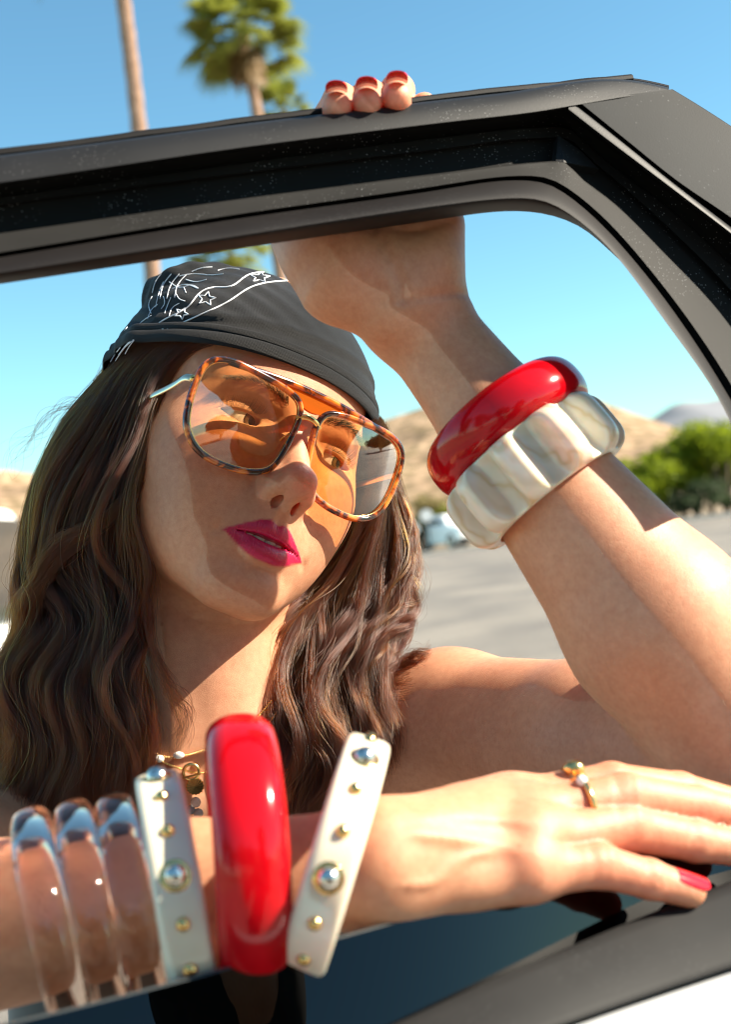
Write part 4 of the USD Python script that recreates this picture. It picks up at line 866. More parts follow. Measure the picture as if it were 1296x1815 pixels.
for cx_, cy_, r_, rot, sq in [(366, 530, 17, .2, .75), (461, 492, 18, .1, .55), (322, 556, 13, .5, .8), (582, 543, 13, .9, .8), (284, 583, 9, .3, .6)]:
    st = [(cx_ + (r_ if k % 2 == 0 else r_ * .45) * math.sin(rot + k * np.pi / 5), cy_ - sq * (r_ if k % 2 == 0 else r_ * .45) * math.cos(rot + k * np.pi / 5)) for k in range(10)]
    mesh('printed_star', on_scarf(st, 0, True, .42), print_m, hs)

# bangles
def ring_mesh(c, axis, up, prof, n=160, rad=None):
    """Revolves prof (along the axis, radius; mm) about the axis through c. rad(theta, radius) may shape the rim."""
    a = axis / np.linalg.norm(axis); u = up - (up @ a) * a; u /= np.linalg.norm(u); w = np.cross(a, u); prof = np.asarray(prof, float); m = len(prof)
    th_ = np.linspace(0, 2 * np.pi, n, endpoint=False); V = np.zeros((n, m, 3))
    for i, t_ in enumerate(th_):
        r_ = prof[:, 1] if rad is None else rad(t_, prof[:, 0], prof[:, 1])
        V[i] = c + prof[:, :1] * a + r_[:, None] * (u * math.cos(t_) + w * math.sin(t_))
    i, j = np.meshgrid(np.arange(n), np.arange(m), indexing='ij'); q = np.stack([i * m + j, ((i + 1) % n) * m + j, ((i + 1) % n) * m + (j + 1) % m, i * m + (j + 1) % m], -1).reshape(-1, 4)
    t = trimesh.Trimesh(to_world(V.reshape(-1, 3)), np.vstack([q[:, [0, 1, 2]], q[:, [0, 2, 3]]]), process=False)
    if t.volume < 0: t.invert()
    return t
def dprof(w, r0, r1, k=2.4, n=48):          # rounded outside, flatter inside
    t_ = np.linspace(0, 2 * np.pi, n, endpoint=False); c, s = np.cos(t_), np.sin(t_)
    x = w / 2 * np.sign(c) * np.abs(c) ** (2 / k); y = np.where(s > 0, (r1 - r0) * .72 * np.abs(s) ** (2 / k), -(r1 - r0) * .28 * np.abs(s) ** (1.4 / k))
    return np.stack([x, r0 + (r1 - r0) * .28 + y], 1)
red = usdkit.material(stage, '/World/Looks/red_bakelite', {'geo': ('geometry', {}), 'n': ('noise_texture', {'scale': 26.0, 'detail': 3.0, 'distortion': .5}), 'r': ('rgb_ramp', {'ramp': [(.35, (.30, .001, .004)), (.65, (.46, .002, .006))]}),
    'p': ('principled_bsdf', {'roughness': .11, 'specular_ior_level': .4, 'subsurface_weight': .25, 'subsurface_scale': .004, 'subsurface_radius': (1.0, .08, .05)})}, [('geo.position', 'n.vector'), ('n.fac', 'r.fac'), ('r.color', 'p.base_color')], surface='p.BSDF')
ivory = usdkit.material(stage, '/World/Looks/ivory_plastic', {'geo': ('geometry', {}), 'mp': ('mapping', {'scale': (1, 1, 1), 'rotation': (.4, .9, .3)}), 'n': ('wave_texture', {'scale': 16.0, 'distortion': 9.0, 'detail': 3.0, 'detail_scale': 1.6}), 'r': ('rgb_ramp', {'ramp': [(.0, (.58, .47, .33)), (.3, (.64, .54, .41)), (.8, (.66, .57, .45)), (.96, (.61, .50, .36)), (1, (.56, .43, .27))]}),
    'p': ('principled_bsdf', {'roughness': .28, 'coat_weight': .15, 'subsurface_weight': .25, 'subsurface_scale': .003})}, [('geo.position', 'mp.vector'), ('mp.vector', 'n.vector'), ('n.fac', 'r.fac'), ('r.color', 'p.base_color')], surface='p.BSDF')
cream = mat('cream_plastic', (.70, .62, .49), .22, coat_weight=.3, noise=(40, .25, (.66, .57, .43)), subsurface_weight=.15, subsurface_scale=.003)
clear = mat('clear_lucite', (1.0, .82, .72), .03, transmission_weight=1.0, ior=1.46)
along = lambda t_: WRL + (ELL - WRL) * t_
up_l = np.array([0.2, .3, 1.0])
rb = ring_mesh(along(.272) + np.array([2, 0, -2]), fa + np.array([.05, -.05, -.12]), up_l, dprof(25, 34, 45.5, 2.3))
mesh('bangle', rb, red, smooth=60, label='glossy dark red bangle on the raised forearm above the ivory one', cat='bangle', group='bangles on the raised arm')
def scal(t_, ax, r_):
    k = np.clip((r_ - 36) / 8.0, 0, 1); e = np.clip(1 - (np.abs(ax) / 18.5) ** 6, 0, 1)
    return r_ + k * e * 7.0 * math.tanh(2.2 * math.sin(10 * t_ + .9)) + k * .8 * math.sin(5 * t_ + 1)
ib = ring_mesh(along(.368) + np.array([-1, -1, 2]), fa + np.array([.03, -.06, -.05]), up_l, dprof(34, 33.5, 42.5, 3.6, 56), 330, scal)
mesh('bangle', ib, ivory, smooth=60, label='chunky ivory bangle with scalloped ridges on the raised forearm', cat='bangle', group='bangles on the raised arm')
# the front arm
def tilt_axis(lean, yaw): # lean: how far the ring's top leans to the left, yaw: turned towards the photographer
    a = np.array([math.cos(math.radians(lean)) , -math.sin(math.radians(lean)) * -1, 0.0]); a = np.array([math.cos(math.radians(lean)), math.sin(math.radians(lean)), math.sin(math.radians(yaw))]); return a / np.linalg.norm(a)
up_r = np.array([0.0, 1.0, 0.0])
for i, (px, py, lean) in enumerate([(100, 1642, 14), (170, 1630, 12), (236, 1620, 10)]):
    m_ = ring_mesh(P(px, py, 452), tilt_axis(lean, -15), up_r, dprof(15, 34.5, 45, 2.6, 40), 140)
    mesh('bangle', m_, clear, smooth=60, label=['clear lucite bangle farthest from the hand on the front forearm', 'middle clear lucite bangle of three on the front forearm', 'clear lucite bangle beside the studded white one on the front forearm'][i], cat='bangle', group='clear bangles on the front arm')
rm = ring_mesh(P(437, 1512, 452), tilt_axis(3, -9), up_r, dprof(26, 38, 51.5, 2.2))
mesh('bangle', rm, red, smooth=60, label='bright red chunky bangle between the two studded white ones', cat='bangle', group='bangles on the front arm')
def stud_bangle(c, axis, studs, label, r1=44, w=16):
    t = thing('bangle', label, 'bangle', to_world(c), 'studded bangles on the front arm')
    mesh('band', ring_mesh(c, axis, up_r, dprof(w, 37, r1, 5.0, 40), 160), cream, t, smooth=50)
    a = axis / np.linalg.norm(axis); u = up_r - (up_r @ a) * a; u /= np.linalg.norm(u); v = np.cross(a, u)
    if v[2] < 0: v = -v
    for ang, r_ in studs:
        t_ = math.radians(ang); d = u * math.cos(t_) + v * math.sin(t_); q = c + d * (r1 - .3)
        s = trimesh.creation.icosphere(3, r_); mesh('stud', trimesh.Trimesh(to_world(s.vertices * 1.0 + q), s.faces, process=False), silver if r_ > 3.4 else gold, t, smooth=True)
        if r_ > 3.0:
            m_ = ring_mesh(q, d, a, dprof(1.2, r_ * .8, r_ + 1.5, 2, 12), 32); mesh('stud_collar', m_, gold, t, smooth=60)
studs = [(a, 4.1 if k % 3 == 0 else 2.5) for k, a in enumerate(range(-180, 180, 20))]
stud_bangle(P(312, 1588, 452), tilt_axis(9, -13), [(a + 4, r) for a, r in studs], 'cream bangle with metal studs left of the bright red bangle', 46, 17)
stud_bangle(P(592, 1520, 450), tilt_axis(-17, 3), [(a + 22, r) for a, r in studs], 'slanting cream studded bangle closest to the hand in front', 46, 17)

# finger rings
def finger_ring(a, b, f, r_, w_, name, label, stone=None):
    c = a + (b - a) * f; m_ = ring_mesh(c, b - a, np.array([0, 1.0, .2]), dprof(w_, r_ - .4, r_ + 2.0, 2.2, 24), 72)
    t = thing(name, label, 'ring', to_world(c)); mesh('band', m_, gold, t, smooth=60)
    if stone:
        d = np.array([-.1, .93, .36]); s = trimesh.creation.icosphere(3, stone[0]); s.apply_scale(stone[1]); mesh('stone', trimesh.Trimesh(to_world(s.vertices + c + d * (r_ + stone[0] * .6)), s.faces, process=False), stone[2], t, smooth=True)
pearl = mat('pearl', (.78, .74, .68), .15, coat_weight=1.0)
finger_ring(FINR[3][0][0], FINR[3][0][1], .60, 9.6, 6.5, 'finger_ring', 'chunky gold ring on the finger along the top of the hand', (3.4, (1.3, 1, 1), gold))
finger_ring(FINR[2][0][0], FINR[2][0][1], .55, 10.0, 2.6, 'finger_ring', 'thin gold ring with a small pearl on the second finger', (2.2, (1, 1, 1), pearl))

# necklaces
_bd = lambda p: body_sdf(p)
def drape(pix, n, lift=1.2):
    q = spline([(a, b, 0) for a, b in pix], n)[:, :2]; out = []
    for a, b in q: p = shoot(_bd, a, b, 560, 1000); out.append(p + normal_at(_bd, p) * lift)
    return np.array(out)
def beads(pts, r_, step):
    s = np.r_[0, np.cumsum(np.linalg.norm(np.diff(pts, axis=0), axis=1))]; k = np.arange(0, s[-1], step); q = np.stack([np.interp(k, s, pts[:, i]) for i in range(3)], 1)
    b = trimesh.creation.icosphere(1, r_); return cat_meshes([trimesh.Trimesh(to_world(b.vertices + c), b.faces, process=False) for c in q])
def surf_xy(p): return p
nk = [(235, 1308), (262, 1326), (300, 1342), (330, 1338), (370, 1326), (440, 1286), (480, 1240)]
n1 = drape(nk, 60, 1.4)
front = np.median(n1[:, 2])
t = thing('necklace', 'short gold bead necklace with white pearls at the throat', 'necklace', to_world(n1[20]))
mesh('chain', beads(n1, .85, 1.75), gold, t, smooth=True, kind='stuff')
for a, b in [(262, 1333), (318, 1338), (286, 1345), (385, 1322)]:
    p = shoot(_bd, a, b, 560, 1000); p = p + normal_at(_bd, p) * 2.4; s = trimesh.creation.icosphere(3, 2.5); s.apply_scale([1.35, .9, .9]); mesh('pearl', trimesh.Trimesh(to_world(s.vertices + p), s.faces, process=False), pearl, t, smooth=True)
n2 = drape([(230, 1316), (255, 1330), (295, 1352), (322, 1362), (345, 1368), (385, 1360), (450, 1310), (490, 1260)], 60, 2.0)
t = thing('necklace', 'longer gold chain with a toggle, fluted disc and crystal charms', 'necklace', to_world(n2[20]))
mesh('chain', beads(n2, .8, 1.5), gold, t, smooth=True, kind='stuff')
def charm(px, py, lift=3.0): p = shoot(_bd, px, py, 560, 1000); return p + normal_at(_bd, p) * lift
fz = np.array([0.1, 0, 1.0])
mesh('toggle_ring', ring_mesh(charm(337, 1366), fz, up_r, dprof(1.6, 3.6, 5.4, 2, 12), 40), gold, t, smooth=60)
mesh('toggle_bar', tube(to_world(np.array([charm(322, 1378, 4.5), charm(352, 1368, 4.5)])), .0007, 8), gold, t)
dc = charm(343, 1392, 3.2)
mesh('fluted_disc', ring_mesh(dc, fz, up_r, [(-.6, .05), (-.6, 4.8), (.0, 5.2), (.7, 4.8), (1.0, .05)], 96, lambda t_, a, r_: r_ * (1 + .05 * math.sin(16 * t_))), gold, t, smooth=20)
crystal = mat('smoky_crystal', (.35, .33, .33), .05, transmission_weight=.7, ior=1.6)
for k, (a, b, r_) in enumerate([(346, 1420, 3.2), (338, 1432, 2.8), (352, 1438, 3.0), (345, 1448, 2.6)]):
    s = trimesh.creation.icosphere(1, r_); mesh('crystal', trimesh.Trimesh(to_world(s.vertices + charm(a, b, 4)), s.faces, process=False), crystal, t, smooth=False)

# ------------------------------------------------------------------ hair
rng = np.random.default_rng(7)
def hair_mat(name, mel, red_, rough=.28):
    return usdkit.material(stage, f'/World/Looks/{name}', {'h': ('principled_hair_bsdf', {'model': 'Chiang', 'parametrization': 'Melanin concentration', 'melanin': mel, 'melanin_redness': red_, 'R': .55, 'roughness': rough, 'radial_roughness': .45, 'random_color': .30, 'random_roughness': .2}), 'i': ('hair_info', {}), 'wn': ('white_noise_texture', {'dimensions': '1D'})},
        [('i.index', 'wn.w'), ('wn.value', 'h.random')], surface='h.BSDF')
hair_m = hair_mat('brown_hair', .715, .95); light_m = hair_mat('light_brown_hair', .46, .8, .22); lash_m = hair_mat('lash_hair', .97, .2)
NS = 44
def guide(pts): return spline([P(*q) for q in pts], NS)
def strands(guides, n, nclump, thick, amp, seed, tight=.55, wl=1.9, fray=1.0, fly=.05, lens=(.8, 1.04), w=.082):
    """Strands interpolated between an ordered row of guides, gathered into wavy locks."""
    r = np.random.default_rng(seed); G = np.array([guide(q) for q in guides]); m = len(G) - 1
    tt = np.linspace(0, 1, NS)
    cs, cd = np.sort(r.uniform(0, m, nclump)), r.normal(size=(nclump, 2)) * [.3, 1]
    ph, fr, am = (cs[:, None] * 1.3 + [0, 1.6]) + r.normal(size=(nclump, 2)) * .8, r.uniform(.75, 1.35, nclump), r.uniform(.2, 1.7, nclump)
    k = r.integers(0, nclump, n); s = cs[k] + r.normal(size=n) * m / nclump * 2.2; s = np.clip(s, 0, m - 1e-6)
    tg = tight * np.clip((tt - .05) / .6, 0, 1) ** .8
    sv = np.clip(s[:, None] * (1 - tg) + cs[k][:, None] * tg, 0, m - 1e-6)
    i = sv.astype(int); f = sv - i
    j = np.arange(NS)[None, :]
    pts = G[i, j] * (1 - f[..., None]) + G[i + 1, j] * f[..., None]
    tan = np.gradient(pts, axis=1); tan /= np.linalg.norm(tan, axis=2, keepdims=True) + 1e-9
    side = np.cross(tan, [0, 0, 1.0]); side /= np.linalg.norm(side, axis=2, keepdims=True) + 1e-9; dep = np.cross(side, tan)
    env = np.clip((tt - .08) / .45, 0, 1) ** 1.3; wl = wl * (.75 + .5 * tt)
    lay = (cd[k, 1] * thick)[:, None] * np.clip(tt / .2, .12, 1)
    wave = np.sin(2 * np.pi * wl * fr[k][:, None] * tt + ph[k, :1]) * (amp * am[k])[:, None] * env
    wav2 = np.sin(2 * np.pi * wl * fr[k][:, None] * tt + ph[k, 1:]) * (amp * .8 * am[k])[:, None] * env
    off = r.normal(size=(n, 2)) * fray; grow = (1 + 2.0 * np.clip(1 - tt / .3, 0, 1) * .6 + 1.2 * tt ** 3)
    fq = r.uniform(3, 9, (n, 1)); fp = r.uniform(0, 6.28, (n, 2)); fz_ = np.where(r.random(n) < fly, r.uniform(2, 9, n), r.uniform(.05, .5, n))[:, None] * tt
    pts = pts + side * (wave + off[:, :1] * grow + fz_ * np.sin(fq * tt * 2 + fp[:, :1]))[..., None] + dep * (lay + wav2 + off[:, 1:] * grow + fz_ * np.sin(fq * tt * 2 + fp[:, 1:]))[..., None]
    ln = r.uniform(*lens, n)                                       # cut each strand at its own length
    x = tt[None] * np.minimum(ln, 1)[:, None] * (NS - 1); a = np.minimum(x.astype(int), NS - 2); fr_ = x - a; rows = np.arange(n)[:, None]
    pts = pts[rows, a] * (1 - fr_[..., None]) + pts[rows, a + 1] * fr_[..., None]
    wd = w * r.uniform(.7, 1.3, (n, 1)) * (1 - .65 * tt[None] ** 4) * 2
    return pts, wd
LG = [[(392, 604, 728), (350, 618, 733), (303, 670, 736), (280, 740, 733), (264, 800, 725), (242, 870, 716), (236, 930, 714), (255, 1010, 716), (252, 1100, 712), (244, 1200, 702), (262, 1300, 696), (240, 1400, 694), (240, 1510, 694)],
      [(362, 602, 733), (300, 634, 742), (252, 720, 742), (218, 810, 734), (185, 890, 726), (172, 980, 724), (200, 1080, 714), (195, 1180, 703), (228, 1290, 695), (215, 1400, 693), (222, 1510, 693)],
      [(322, 603, 745), (258, 645, 753), (198, 740, 750), (142, 830, 743), (108, 920, 737), (112, 1020, 732), (150, 1110, 720), (122, 1210, 710), (162, 1310, 702), (148, 1410, 699), (158, 1510, 699)],
      [(280, 609, 760), (222, 656, 768), (152, 750, 764), (104, 840, 758), (82, 920, 753), (70, 1010, 748), (106, 1100, 733), (64, 1200, 722), (96, 1310, 712), (74, 1410, 708), (90, 1510, 708)],
      [(240, 620, 780), (195, 675, 788), (118, 775, 784), (84, 860, 777), (60, 940, 770), (54, 1030, 763), (62, 1110, 748), (10, 1200, 735), (36, 1300, 724), (14, 1400, 720), (24, 1510, 720)],
      [(196, 655, 812), (172, 705, 824), (124, 805, 815), (84, 890, 805), (64, 980, 795), (60, 1070, 785), (24, 1160, 768), (-36, 1240, 756), (-26, 1340, 745), (-46, 1450, 740)]]
RG = [[(640, 735, 790), (640, 850, 825), (598, 955, 822), (540, 1050, 806), (486, 1110, 786), (455, 1200, 768), (470, 1300, 752), (462, 1400, 745), (470, 1500, 742)],
      [(650, 745, 770), (655, 850, 800), (618, 950, 800), (560, 1050, 788), (515, 1120, 772), (488, 1210, 756), (512, 1310, 742), (500, 1400, 738), (512, 1500, 736)],
      [(662, 752, 782), (672, 860, 806), (652, 960, 802), (606, 1070, 788), (572, 1160, 770), (562, 1260, 752), (596, 1350, 742), (566, 1440, 738), (575, 1500, 736)],
      [(668, 760, 792), (685, 850, 810), (690, 950, 806), (668, 1050, 792), (630, 1150, 774), (622, 1240, 756), (655, 1330, 744), (640, 1410, 740)],
      [(669, 765, 798), (696, 850, 814), (716, 940, 810), (716, 1030, 797), (684, 1110, 780), (668, 1190, 764), (690, 1270, 750), (716, 1330, 745)],
      [(669, 768, 802), (700, 850, 818), (726, 945, 814), (732, 1035, 802), (712, 1095, 788), (688, 1150, 774), (694, 1185, 766), (735, 1170, 762)]]
back_l = [[(a - (8 if k else 0), b, d + 26) for k, (a, b, d) in enumerate(q)] for q in LG]
back_r = [[(a, b, d + 16) for a, b, d in q] for q in RG]
LOCK = [[(270, 780, 722), (236, 868, 714), (160, 925, 712), (90, 968, 715), (48, 1040, 720), (22, 1085, 724), (6, 1130, 726)], [(262, 800, 722), (232, 880, 714), (168, 945, 712), (104, 1000, 715), (70, 1075, 720), (52, 1130, 722), (60, 1180, 722)]]
CURL = [[(716, 1040, 792), (728, 1085, 785), (722, 1120, 780), (700, 1150, 776), (712, 1172, 774), (748, 1152, 772), (768, 1140, 772)], [(706, 1060, 792), (716, 1105, 785), (706, 1150, 780), (688, 1178, 774), (706, 1190, 772), (742, 1168, 770), (758, 1175, 770)]]
WISP = [[(250, 655, 785), (190, 690, 806), (130, 712, 815), (80, 740, 812), (40, 780, 810), (14, 830, 808)], [(240, 670, 788), (180, 705, 808), (110, 730, 815), (60, 770, 812), (26, 812, 810), (18, 850, 808)]]
NECKW = [[(258, 1060, 706), (270, 1150, 700), (300, 1240, 694), (318, 1300, 690), (308, 1350, 688)], [(262, 1080, 706), (285, 1180, 700), (330, 1250, 694), (322, 1310, 690), (300, 1340, 690)]]
RI = [[(592, 735, 812), (606, 830, 835), (585, 940, 832), (530, 1040, 815), (478, 1110, 795), (440, 1190, 775)], [(622, 735, 810), (634, 840, 832), (612, 950, 828), (560, 1050, 812), (505, 1120, 792), (470, 1200, 772)], [(650, 740, 808), (664, 840, 830), (648, 950, 825), (600, 1060, 808), (548, 1140, 788), (520, 1220, 770)], [(668, 750, 806), (692, 840, 828), (690, 950, 822), (655, 1060, 805), (610, 1150, 785), (590, 1230, 768)]]
parts_ = [strands(RI, 9000, 60, 6, 3, 12, tight=.4, fly=.01), strands(LG, 19000, 240, 7, 4.5, 1), strands(back_l, 9000, 60, 14, 4.0, 2, tight=.5, fly=.01), strands(RG, 13000, 170, 7, 4.5, 3, wl=2.2), strands(back_r, 8000, 50, 12, 3.5, 4, tight=.5, fly=.01),
          strands(LOCK, 700, 5, 2, 2.0, 5, tight=.7, fly=.05), strands(CURL, 420, 5, 3, 2.5, 6, tight=.6, fly=.2, fray=.6), strands(WISP, 22, 5, 3, 3, 8, fly=.5, tight=.3), strands(NECKW, 60, 6, 2, 2, 9, fly=.3, tight=.2),
          strands(RG, 140, 70, 9, 8, 10, tight=.0, fly=.7, lens=(.6, 1)), strands(LG, 260, 120, 12, 8, 11, tight=.0, fly=.6, lens=(.6, 1))]
pp = np.concatenate([q[0].reshape(-1, 3) for q in parts_]); ww = np.concatenate([q[1].reshape(-1) for q in parts_])
curves('hair', to_world(pp), np.full(len(pp) // NS, NS), ww / 1000.0, hair_m, woman)
acc = [strands(LG, 900, 300, 9, 4.5, 21, tight=.45, fray=1.2, fly=.2, lens=(.5, 1), w=.10), strands(RG, 900, 220, 9, 4.5, 22, tight=.5, fray=1.0, fly=.2, lens=(.6, 1), w=.10), strands(LOCK, 160, 4, 2.5, 2, 23, tight=.6, fly=.1, w=.09), strands(NECKW, 30, 6, 3, 2, 24, fly=.4, tight=.1, w=.07)]
pp = np.concatenate([q[0].reshape(-1, 3) for q in acc]); ww = np.concatenate([q[1].reshape(-1) for q in acc])
curves('hair', to_world(pp), np.full(len(pp) // NS, NS), ww / 1000.0, light_m, woman, label='lighter brown strands scattered over the dark hair')
# brows and lashes
def hairs(roots, tips, bend, w_):
    t_ = np.linspace(0, 1, 8)[None, :, None]; q = roots[:, None] * (1 - t_) + tips[:, None] * t_ + bend[:, None] * (4 * t_ * (1 - t_))
    return hw(q.reshape(-1, 3)), np.full(len(roots), 8), np.tile(w_ * (1 - .8 * np.linspace(0, 1, 8) ** 2), len(roots)) / 1000
def on_face(x, y):
    z = np.full(len(x), 60.0)
    for _ in range(60): z = z - head(np.stack([x, y, z], 1)) * .7
    return np.stack([x, y, z], 1)
for s in (-1, 1):
    n_ = 420; u_ = rng.random(n_); x = s * (13 + 36 * u_); yc = 11.5 + 7.5 * np.sin(np.clip(u_ * 1.15, 0, 1) * 2.2) * .8 - 5.0 * np.clip(u_ - .6, 0, 1) ; y = yc + rng.normal(size=n_) * (1.7 * (1 - .65 * u_))
    r0 = on_face(x, y); d = np.stack([s * (.55 + .5 * u_), .75 - 1.1 * u_, .28 + 0 * u_], 1); tip = r0 + d * rng.uniform(4, 7, (n_, 1))
    curves('eyebrow', *hairs(r0 - d * .6, tip, np.tile([0, .2, .5], (n_, 1)), .13), lash_m, woman)
    n_ = 90; u_ = np.linspace(-1, 1, n_) + rng.normal(size=n_) * .01; ex = u_ * 13.6; T_ = np.clip(1 - (ex / 15) ** 2, 0, 1); ey = -.4 + 4.6 * T_ - .6 * ex / 15
    ez = np.sqrt(np.maximum((ER + 1.3) ** 2 - ex ** 2 - ey ** 2, 4)); r0 = np.stack([s * (EYE[0] + ex), EYE[1] + ey, EYE[2] + ez], 1)
    d = np.stack([s * (u_ * .55 + .1), .25 + 0 * u_, 1 - .3 * np.abs(u_)], 1); tip = r0 + d * rng.uniform(7.5, 10.5, (n_, 1)) + [0, 2.2, 0]
    curves('upper_lashes', *hairs(r0, tip, np.tile([0, -2.0, 0], (n_, 1)), .17), lash_m, woman)
    n_ = 50; u_ = np.linspace(-.9, .95, n_); ex = u_ * 13.2; T_ = np.clip(1 - (ex / 15) ** 2, 0, 1); ey = -.4 - 4.6 * T_ - .6 * ex / 15
    ez = np.sqrt(np.maximum((ER + 1.3) ** 2 - ex ** 2 - ey ** 2, 4)); r0 = np.stack([s * (EYE[0] + ex), EYE[1] + ey, EYE[2] + ez], 1)
    d = np.stack([s * (u_ * .5), -.45 + 0 * u_, 1 - .3 * np.abs(u_)], 1); tip = r0 + d * rng.uniform(3.5, 5, (n_, 1))
    curves('lower_lashes', *hairs(r0, tip, np.tile([0, .6, 0], (n_, 1)), .10), lash_m, woman)

# fine down on the shoulder, arms and jaw
r_ = np.random.default_rng(31); bv = bm.vertices; pxv = CX + FPX * bv[:, 0] / -bv[:, 2]; pyv = CY - FPX * bv[:, 1] / -bv[:, 2]
ok = np.where((pxv > 640) & (pxv < 1296) & (pyv > 560) & (pyv < 1420) & (-bv[:, 2] > 520) & (np.linalg.norm(R2H(bv) - [0, 0, -60], axis=1) > 150))[0]
pick = bv[r_.choice(ok, 5200)]
nrm = np.stack([(body_sdf(pick + np.eye(3)[k] * .6) - body_sdf(pick - np.eye(3)[k] * .6)) for k in range(3)], 1); nrm /= np.linalg.norm(nrm, axis=1, keepdims=True) + 1e-9
lay = np.array([.35, -.85, .1]) + r_.normal(size=(len(pick), 3)) * .25; lay -= (lay * nrm).sum(1, keepdims=True) * nrm
ln = r_.uniform(2.0, 5.0, (len(pick), 1)); tq = np.linspace(0, 1, 5)[None, :, None]
dn = pick[:, None] + nrm[:, None] * (ln[:, None] * .55 * tq * (1 - .35 * tq)) + lay[:, None] * (ln[:, None] * .8 * tq ** 1.3)
curves('arm_hair', to_world(dn.reshape(-1, 3)), np.full(len(pick), 5), np.tile(.045 * (1 - .8 * np.linspace(0, 1, 5)), len(pick)) / 1000.0, hair_mat('fine_down', .22, .5), woman)

# ------------------------------------------------------------------ the photographer, seen only as a reflection in the dark glass
dark_m = mat('dark_jacket', (.015, .013, .012), .85); cam_m = mat('camera_body', (.012, .012, .012), .5)
ph = thing('person', 'photographer in dark clothes with red nails, reflected in the dark window glass', 'person', to_world([80, -1000, 260]))
def hull_field(ch, k): return lambda p: bones(p[:, 0], p[:, 1], p[:, 2], ch, k)
HB = [(np.array([330., 270, 235]), np.array([322., 228, 210]), 78, 60), (np.array([328., 180, 240]), np.array([328., 60, 262]), 50, 52)]
RH = [(np.array([128., -60, 85]), np.array([112., 6 - 17. * i, 50]), 15, 10) for i in range(4)] + [(np.array([150., -140, 160]), np.array([128., -60, 85]), 27, 21)]
RF = [[(np.array([112., 6 - 17. * i, 50]), np.array([106., 4 - 17. * i, 8]), 9.5, 8.6), (np.array([106., 4 - 17. * i, 8]), np.array([82., 2 - 16. * i, -4]), 8.4, 7.6), (np.array([82., 2 - 16. * i, -4]), np.array([64., 1 - 15. * i, 2]), 7.4, 6.4)] for i in range(4)]
RT = [(np.array([120., -50, 80]), np.array([98., -30, 92]), 11, 9), (np.array([98., -30, 92]), np.array([70., -20, 92]), 9, 7)]
LH = [(np.array([-90., -140, 100]), np.array([-20., -95, 20]), 24, 16)]
LF = [[(np.array([-20., -95, 20 - 14. * i]), np.array([20., -78, 18 - 14. * i]), 9, 8), (np.array([20., -78, 18 - 14. * i]), np.array([45., -55, 16 - 14. * i]), 8, 6.5)] for i in range(3)]
hand_r, hand_l = hand_fn(RH, RF + [RT], 12, 6), hand_fn(LH, LF, 10, 6)
def ph_skin(p):
    p = np.asarray(p, F); x, y, z = p.T
    d = smin(bones(x, y, z, HB, 20), ell(x, y, z, (316, 246, 166), (11, 20, 16)), 14)
    d = smin(d, bones(x, y, z, [(np.array([328., 50, 265]), np.array([180., -140, 200]), 30, 26), (np.array([328., 50, 265]), np.array([20., -160, 200]), 30, 26), (np.array([180., -140, 200]), np.array([170., -150, 200]), 26, 26), (np.array([170., -150, 200]), np.array([150., -140, 160]), 26, 26), (np.array([20., -160, 200]), np.array([-90., -140, 100]), 26, 23)], 12), 20)
    return np.minimum(np.minimum(d, hand_r(x, y, z)), hand_l(x, y, z)) if False else smin(smin(d, hand_r(x, y, z), 6), hand_l(x, y, z), 6)
pm = polygonize(ph_skin, 3.0, [-150, -240, -50], [440, 380, 370])
mesh('body', trimesh.Trimesh(to_world(pm.vertices), pm.faces, process=False), SKIN, ph, smooth=True, prim={'lip': np.zeros(len(pm.vertices)), 'blush': np.zeros(len(pm.vertices)), 'lip_across': np.zeros(len(pm.vertices))})
JK = [(np.array([330., 40, 285]), np.array([150., -620, 310]), 132, 130), (np.array([330., 10, 275]), np.array([490., -20, 280]), 75, 62), (np.array([330., 10, 275]), np.array([160., -40, 280]), 75, 62),
      (np.array([490., -20, 280]), np.array([470., -300, 240]), 60, 52), (np.array([470., -300, 240]), np.array([170., -165, 155]), 50, 40), (np.array([160., -40, 280]), np.array([-60., -330, 230]), 60, 52), (np.array([-60., -330, 230]), np.array([-96., -160, 115]), 50, 38)]
jm = polygonize(lambda p: hull_field(JK, 40)(np.asarray(p, F)), 6.0, [-260, -800, 60], [600, 150, 460])
mesh('jacket', trimesh.Trimesh(to_world(jm.vertices), jm.faces, process=False), dark_m, ph, smooth=True)
lg = [(np.array([10., -700, 300]), np.array([0., -1100, 330]), 100, 62), (np.array([150., -700, 300]), np.array([170., -1100, 330]), 100, 62)]
lgm = polygonize(lambda p: hull_field(lg, 30)(np.asarray(p, F)), 8.0, [-140, -1250, 180], [320, -580, 440])
mesh('trousers', trimesh.Trimesh(to_world(lgm.vertices), lgm.faces, process=False), dark_m, ph, smooth=True)
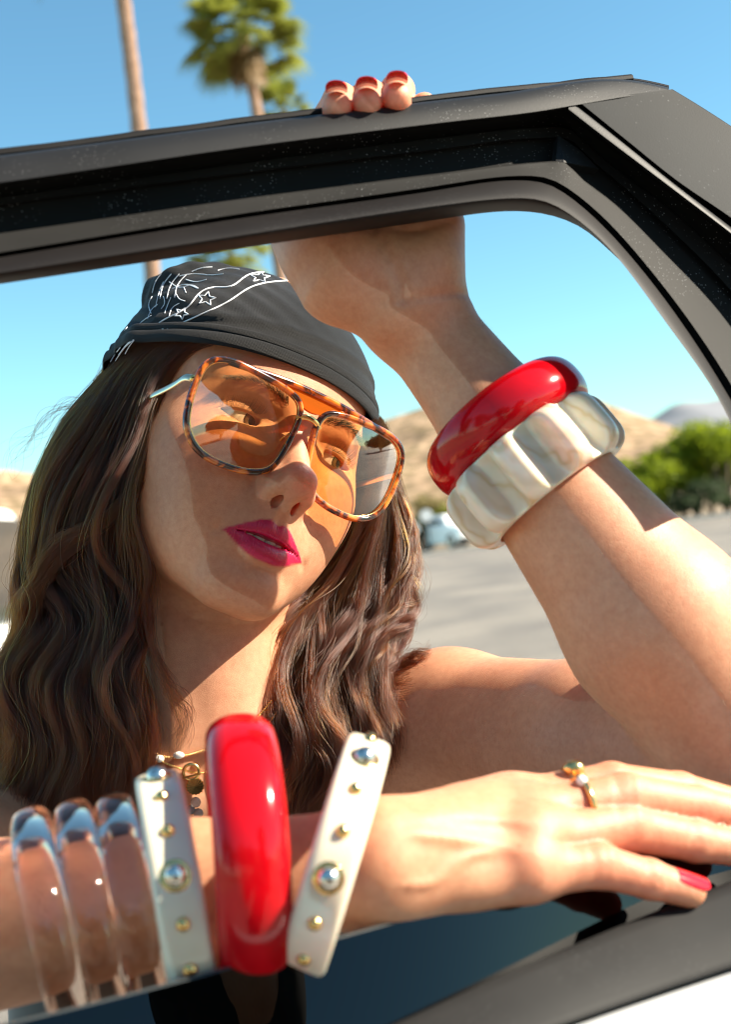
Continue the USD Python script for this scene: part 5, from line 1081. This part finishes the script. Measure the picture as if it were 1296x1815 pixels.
hr = trimesh.creation.icosphere(4, 1.0); hr.apply_scale([128, 150, 104]); hr.apply_translation([338, 270, 262]); hr.vertices += (meshkit.fbm(hr.vertices * .03, 3, 2)[:, None] - .5) * 14
mesh('hair_cap', trimesh.Trimesh(to_world(hr.vertices), hr.faces, process=False), dark_m, ph, smooth=True)
for ch in RF:
    a, b, r1, r2 = ch[-1]; nail(b + [-3, 0, -2], a, np.array([-.3, 0, -1.0]), 5.0, 14, ph, 6.6)
pc = thing('handheld_camera', 'black camera held in front of the photographer, seen only in reflections', 'camera', to_world([10, 0, 60]))
def rbox(c, s, r_):
    import manifold3d as m3
    pts = [m3.Manifold.sphere(r_, 24).translate([c[0] + sx * (s[0] / 2 - r_), c[1] + sy * (s[1] / 2 - r_), c[2] + sz * (s[2] / 2 - r_)]) for sx in (-1, 1) for sy in (-1, 1) for sz in (-1, 1)]
    o = m3.Manifold.batch_hull(pts).to_mesh(); return trimesh.Trimesh(to_world(o.vert_properties[:, :3]), o.tri_verts)
mesh('camera_body', rbox([28, -12, 62], [132, 92, 50], 9), cam_m, pc, smooth=35)
mesh('viewfinder_hump', rbox([10, 44, 62], [56, 34, 46], 8), cam_m, pc, smooth=35)
mesh('lens_barrel', ring_mesh(np.array([0., 0, 24]), np.array([0, 0, 1.0]), up_r, [(-16, 32), (-14, 36), (12, 36), (16, 33), (16, 26), (-12, 26)], 64), cam_m, pc, smooth=35)
for i, (x, y, h, w) in enumerate([(-17, -9, 8.5, 9), (-12, -16, 9, 10), (-3, -19, 9, 10), (6, -20, 7, 9), (23, -22, 3.8, 7), (34, -6, 3.6, 6.5)]):
    shrub_tree('bushy_tree', (x, y, 0), h, w, 90 + i, dark_green, 'dark tree behind the photographer, ' + ['far left of six', 'second of six', 'third of six', 'fourth of six', 'fifth of six', 'last of six on the right'][i] + ', seen only in reflections', 'tree', 'trees behind the photographer', 7000, .22)
palm((24.0, 3.0, 8.5), (24.2, 3.2, 0), r0=.3, r1=.2, size=2.3, nf=30, seed=12, label='fan palm reflected in the sunglasses, out of view to the right')
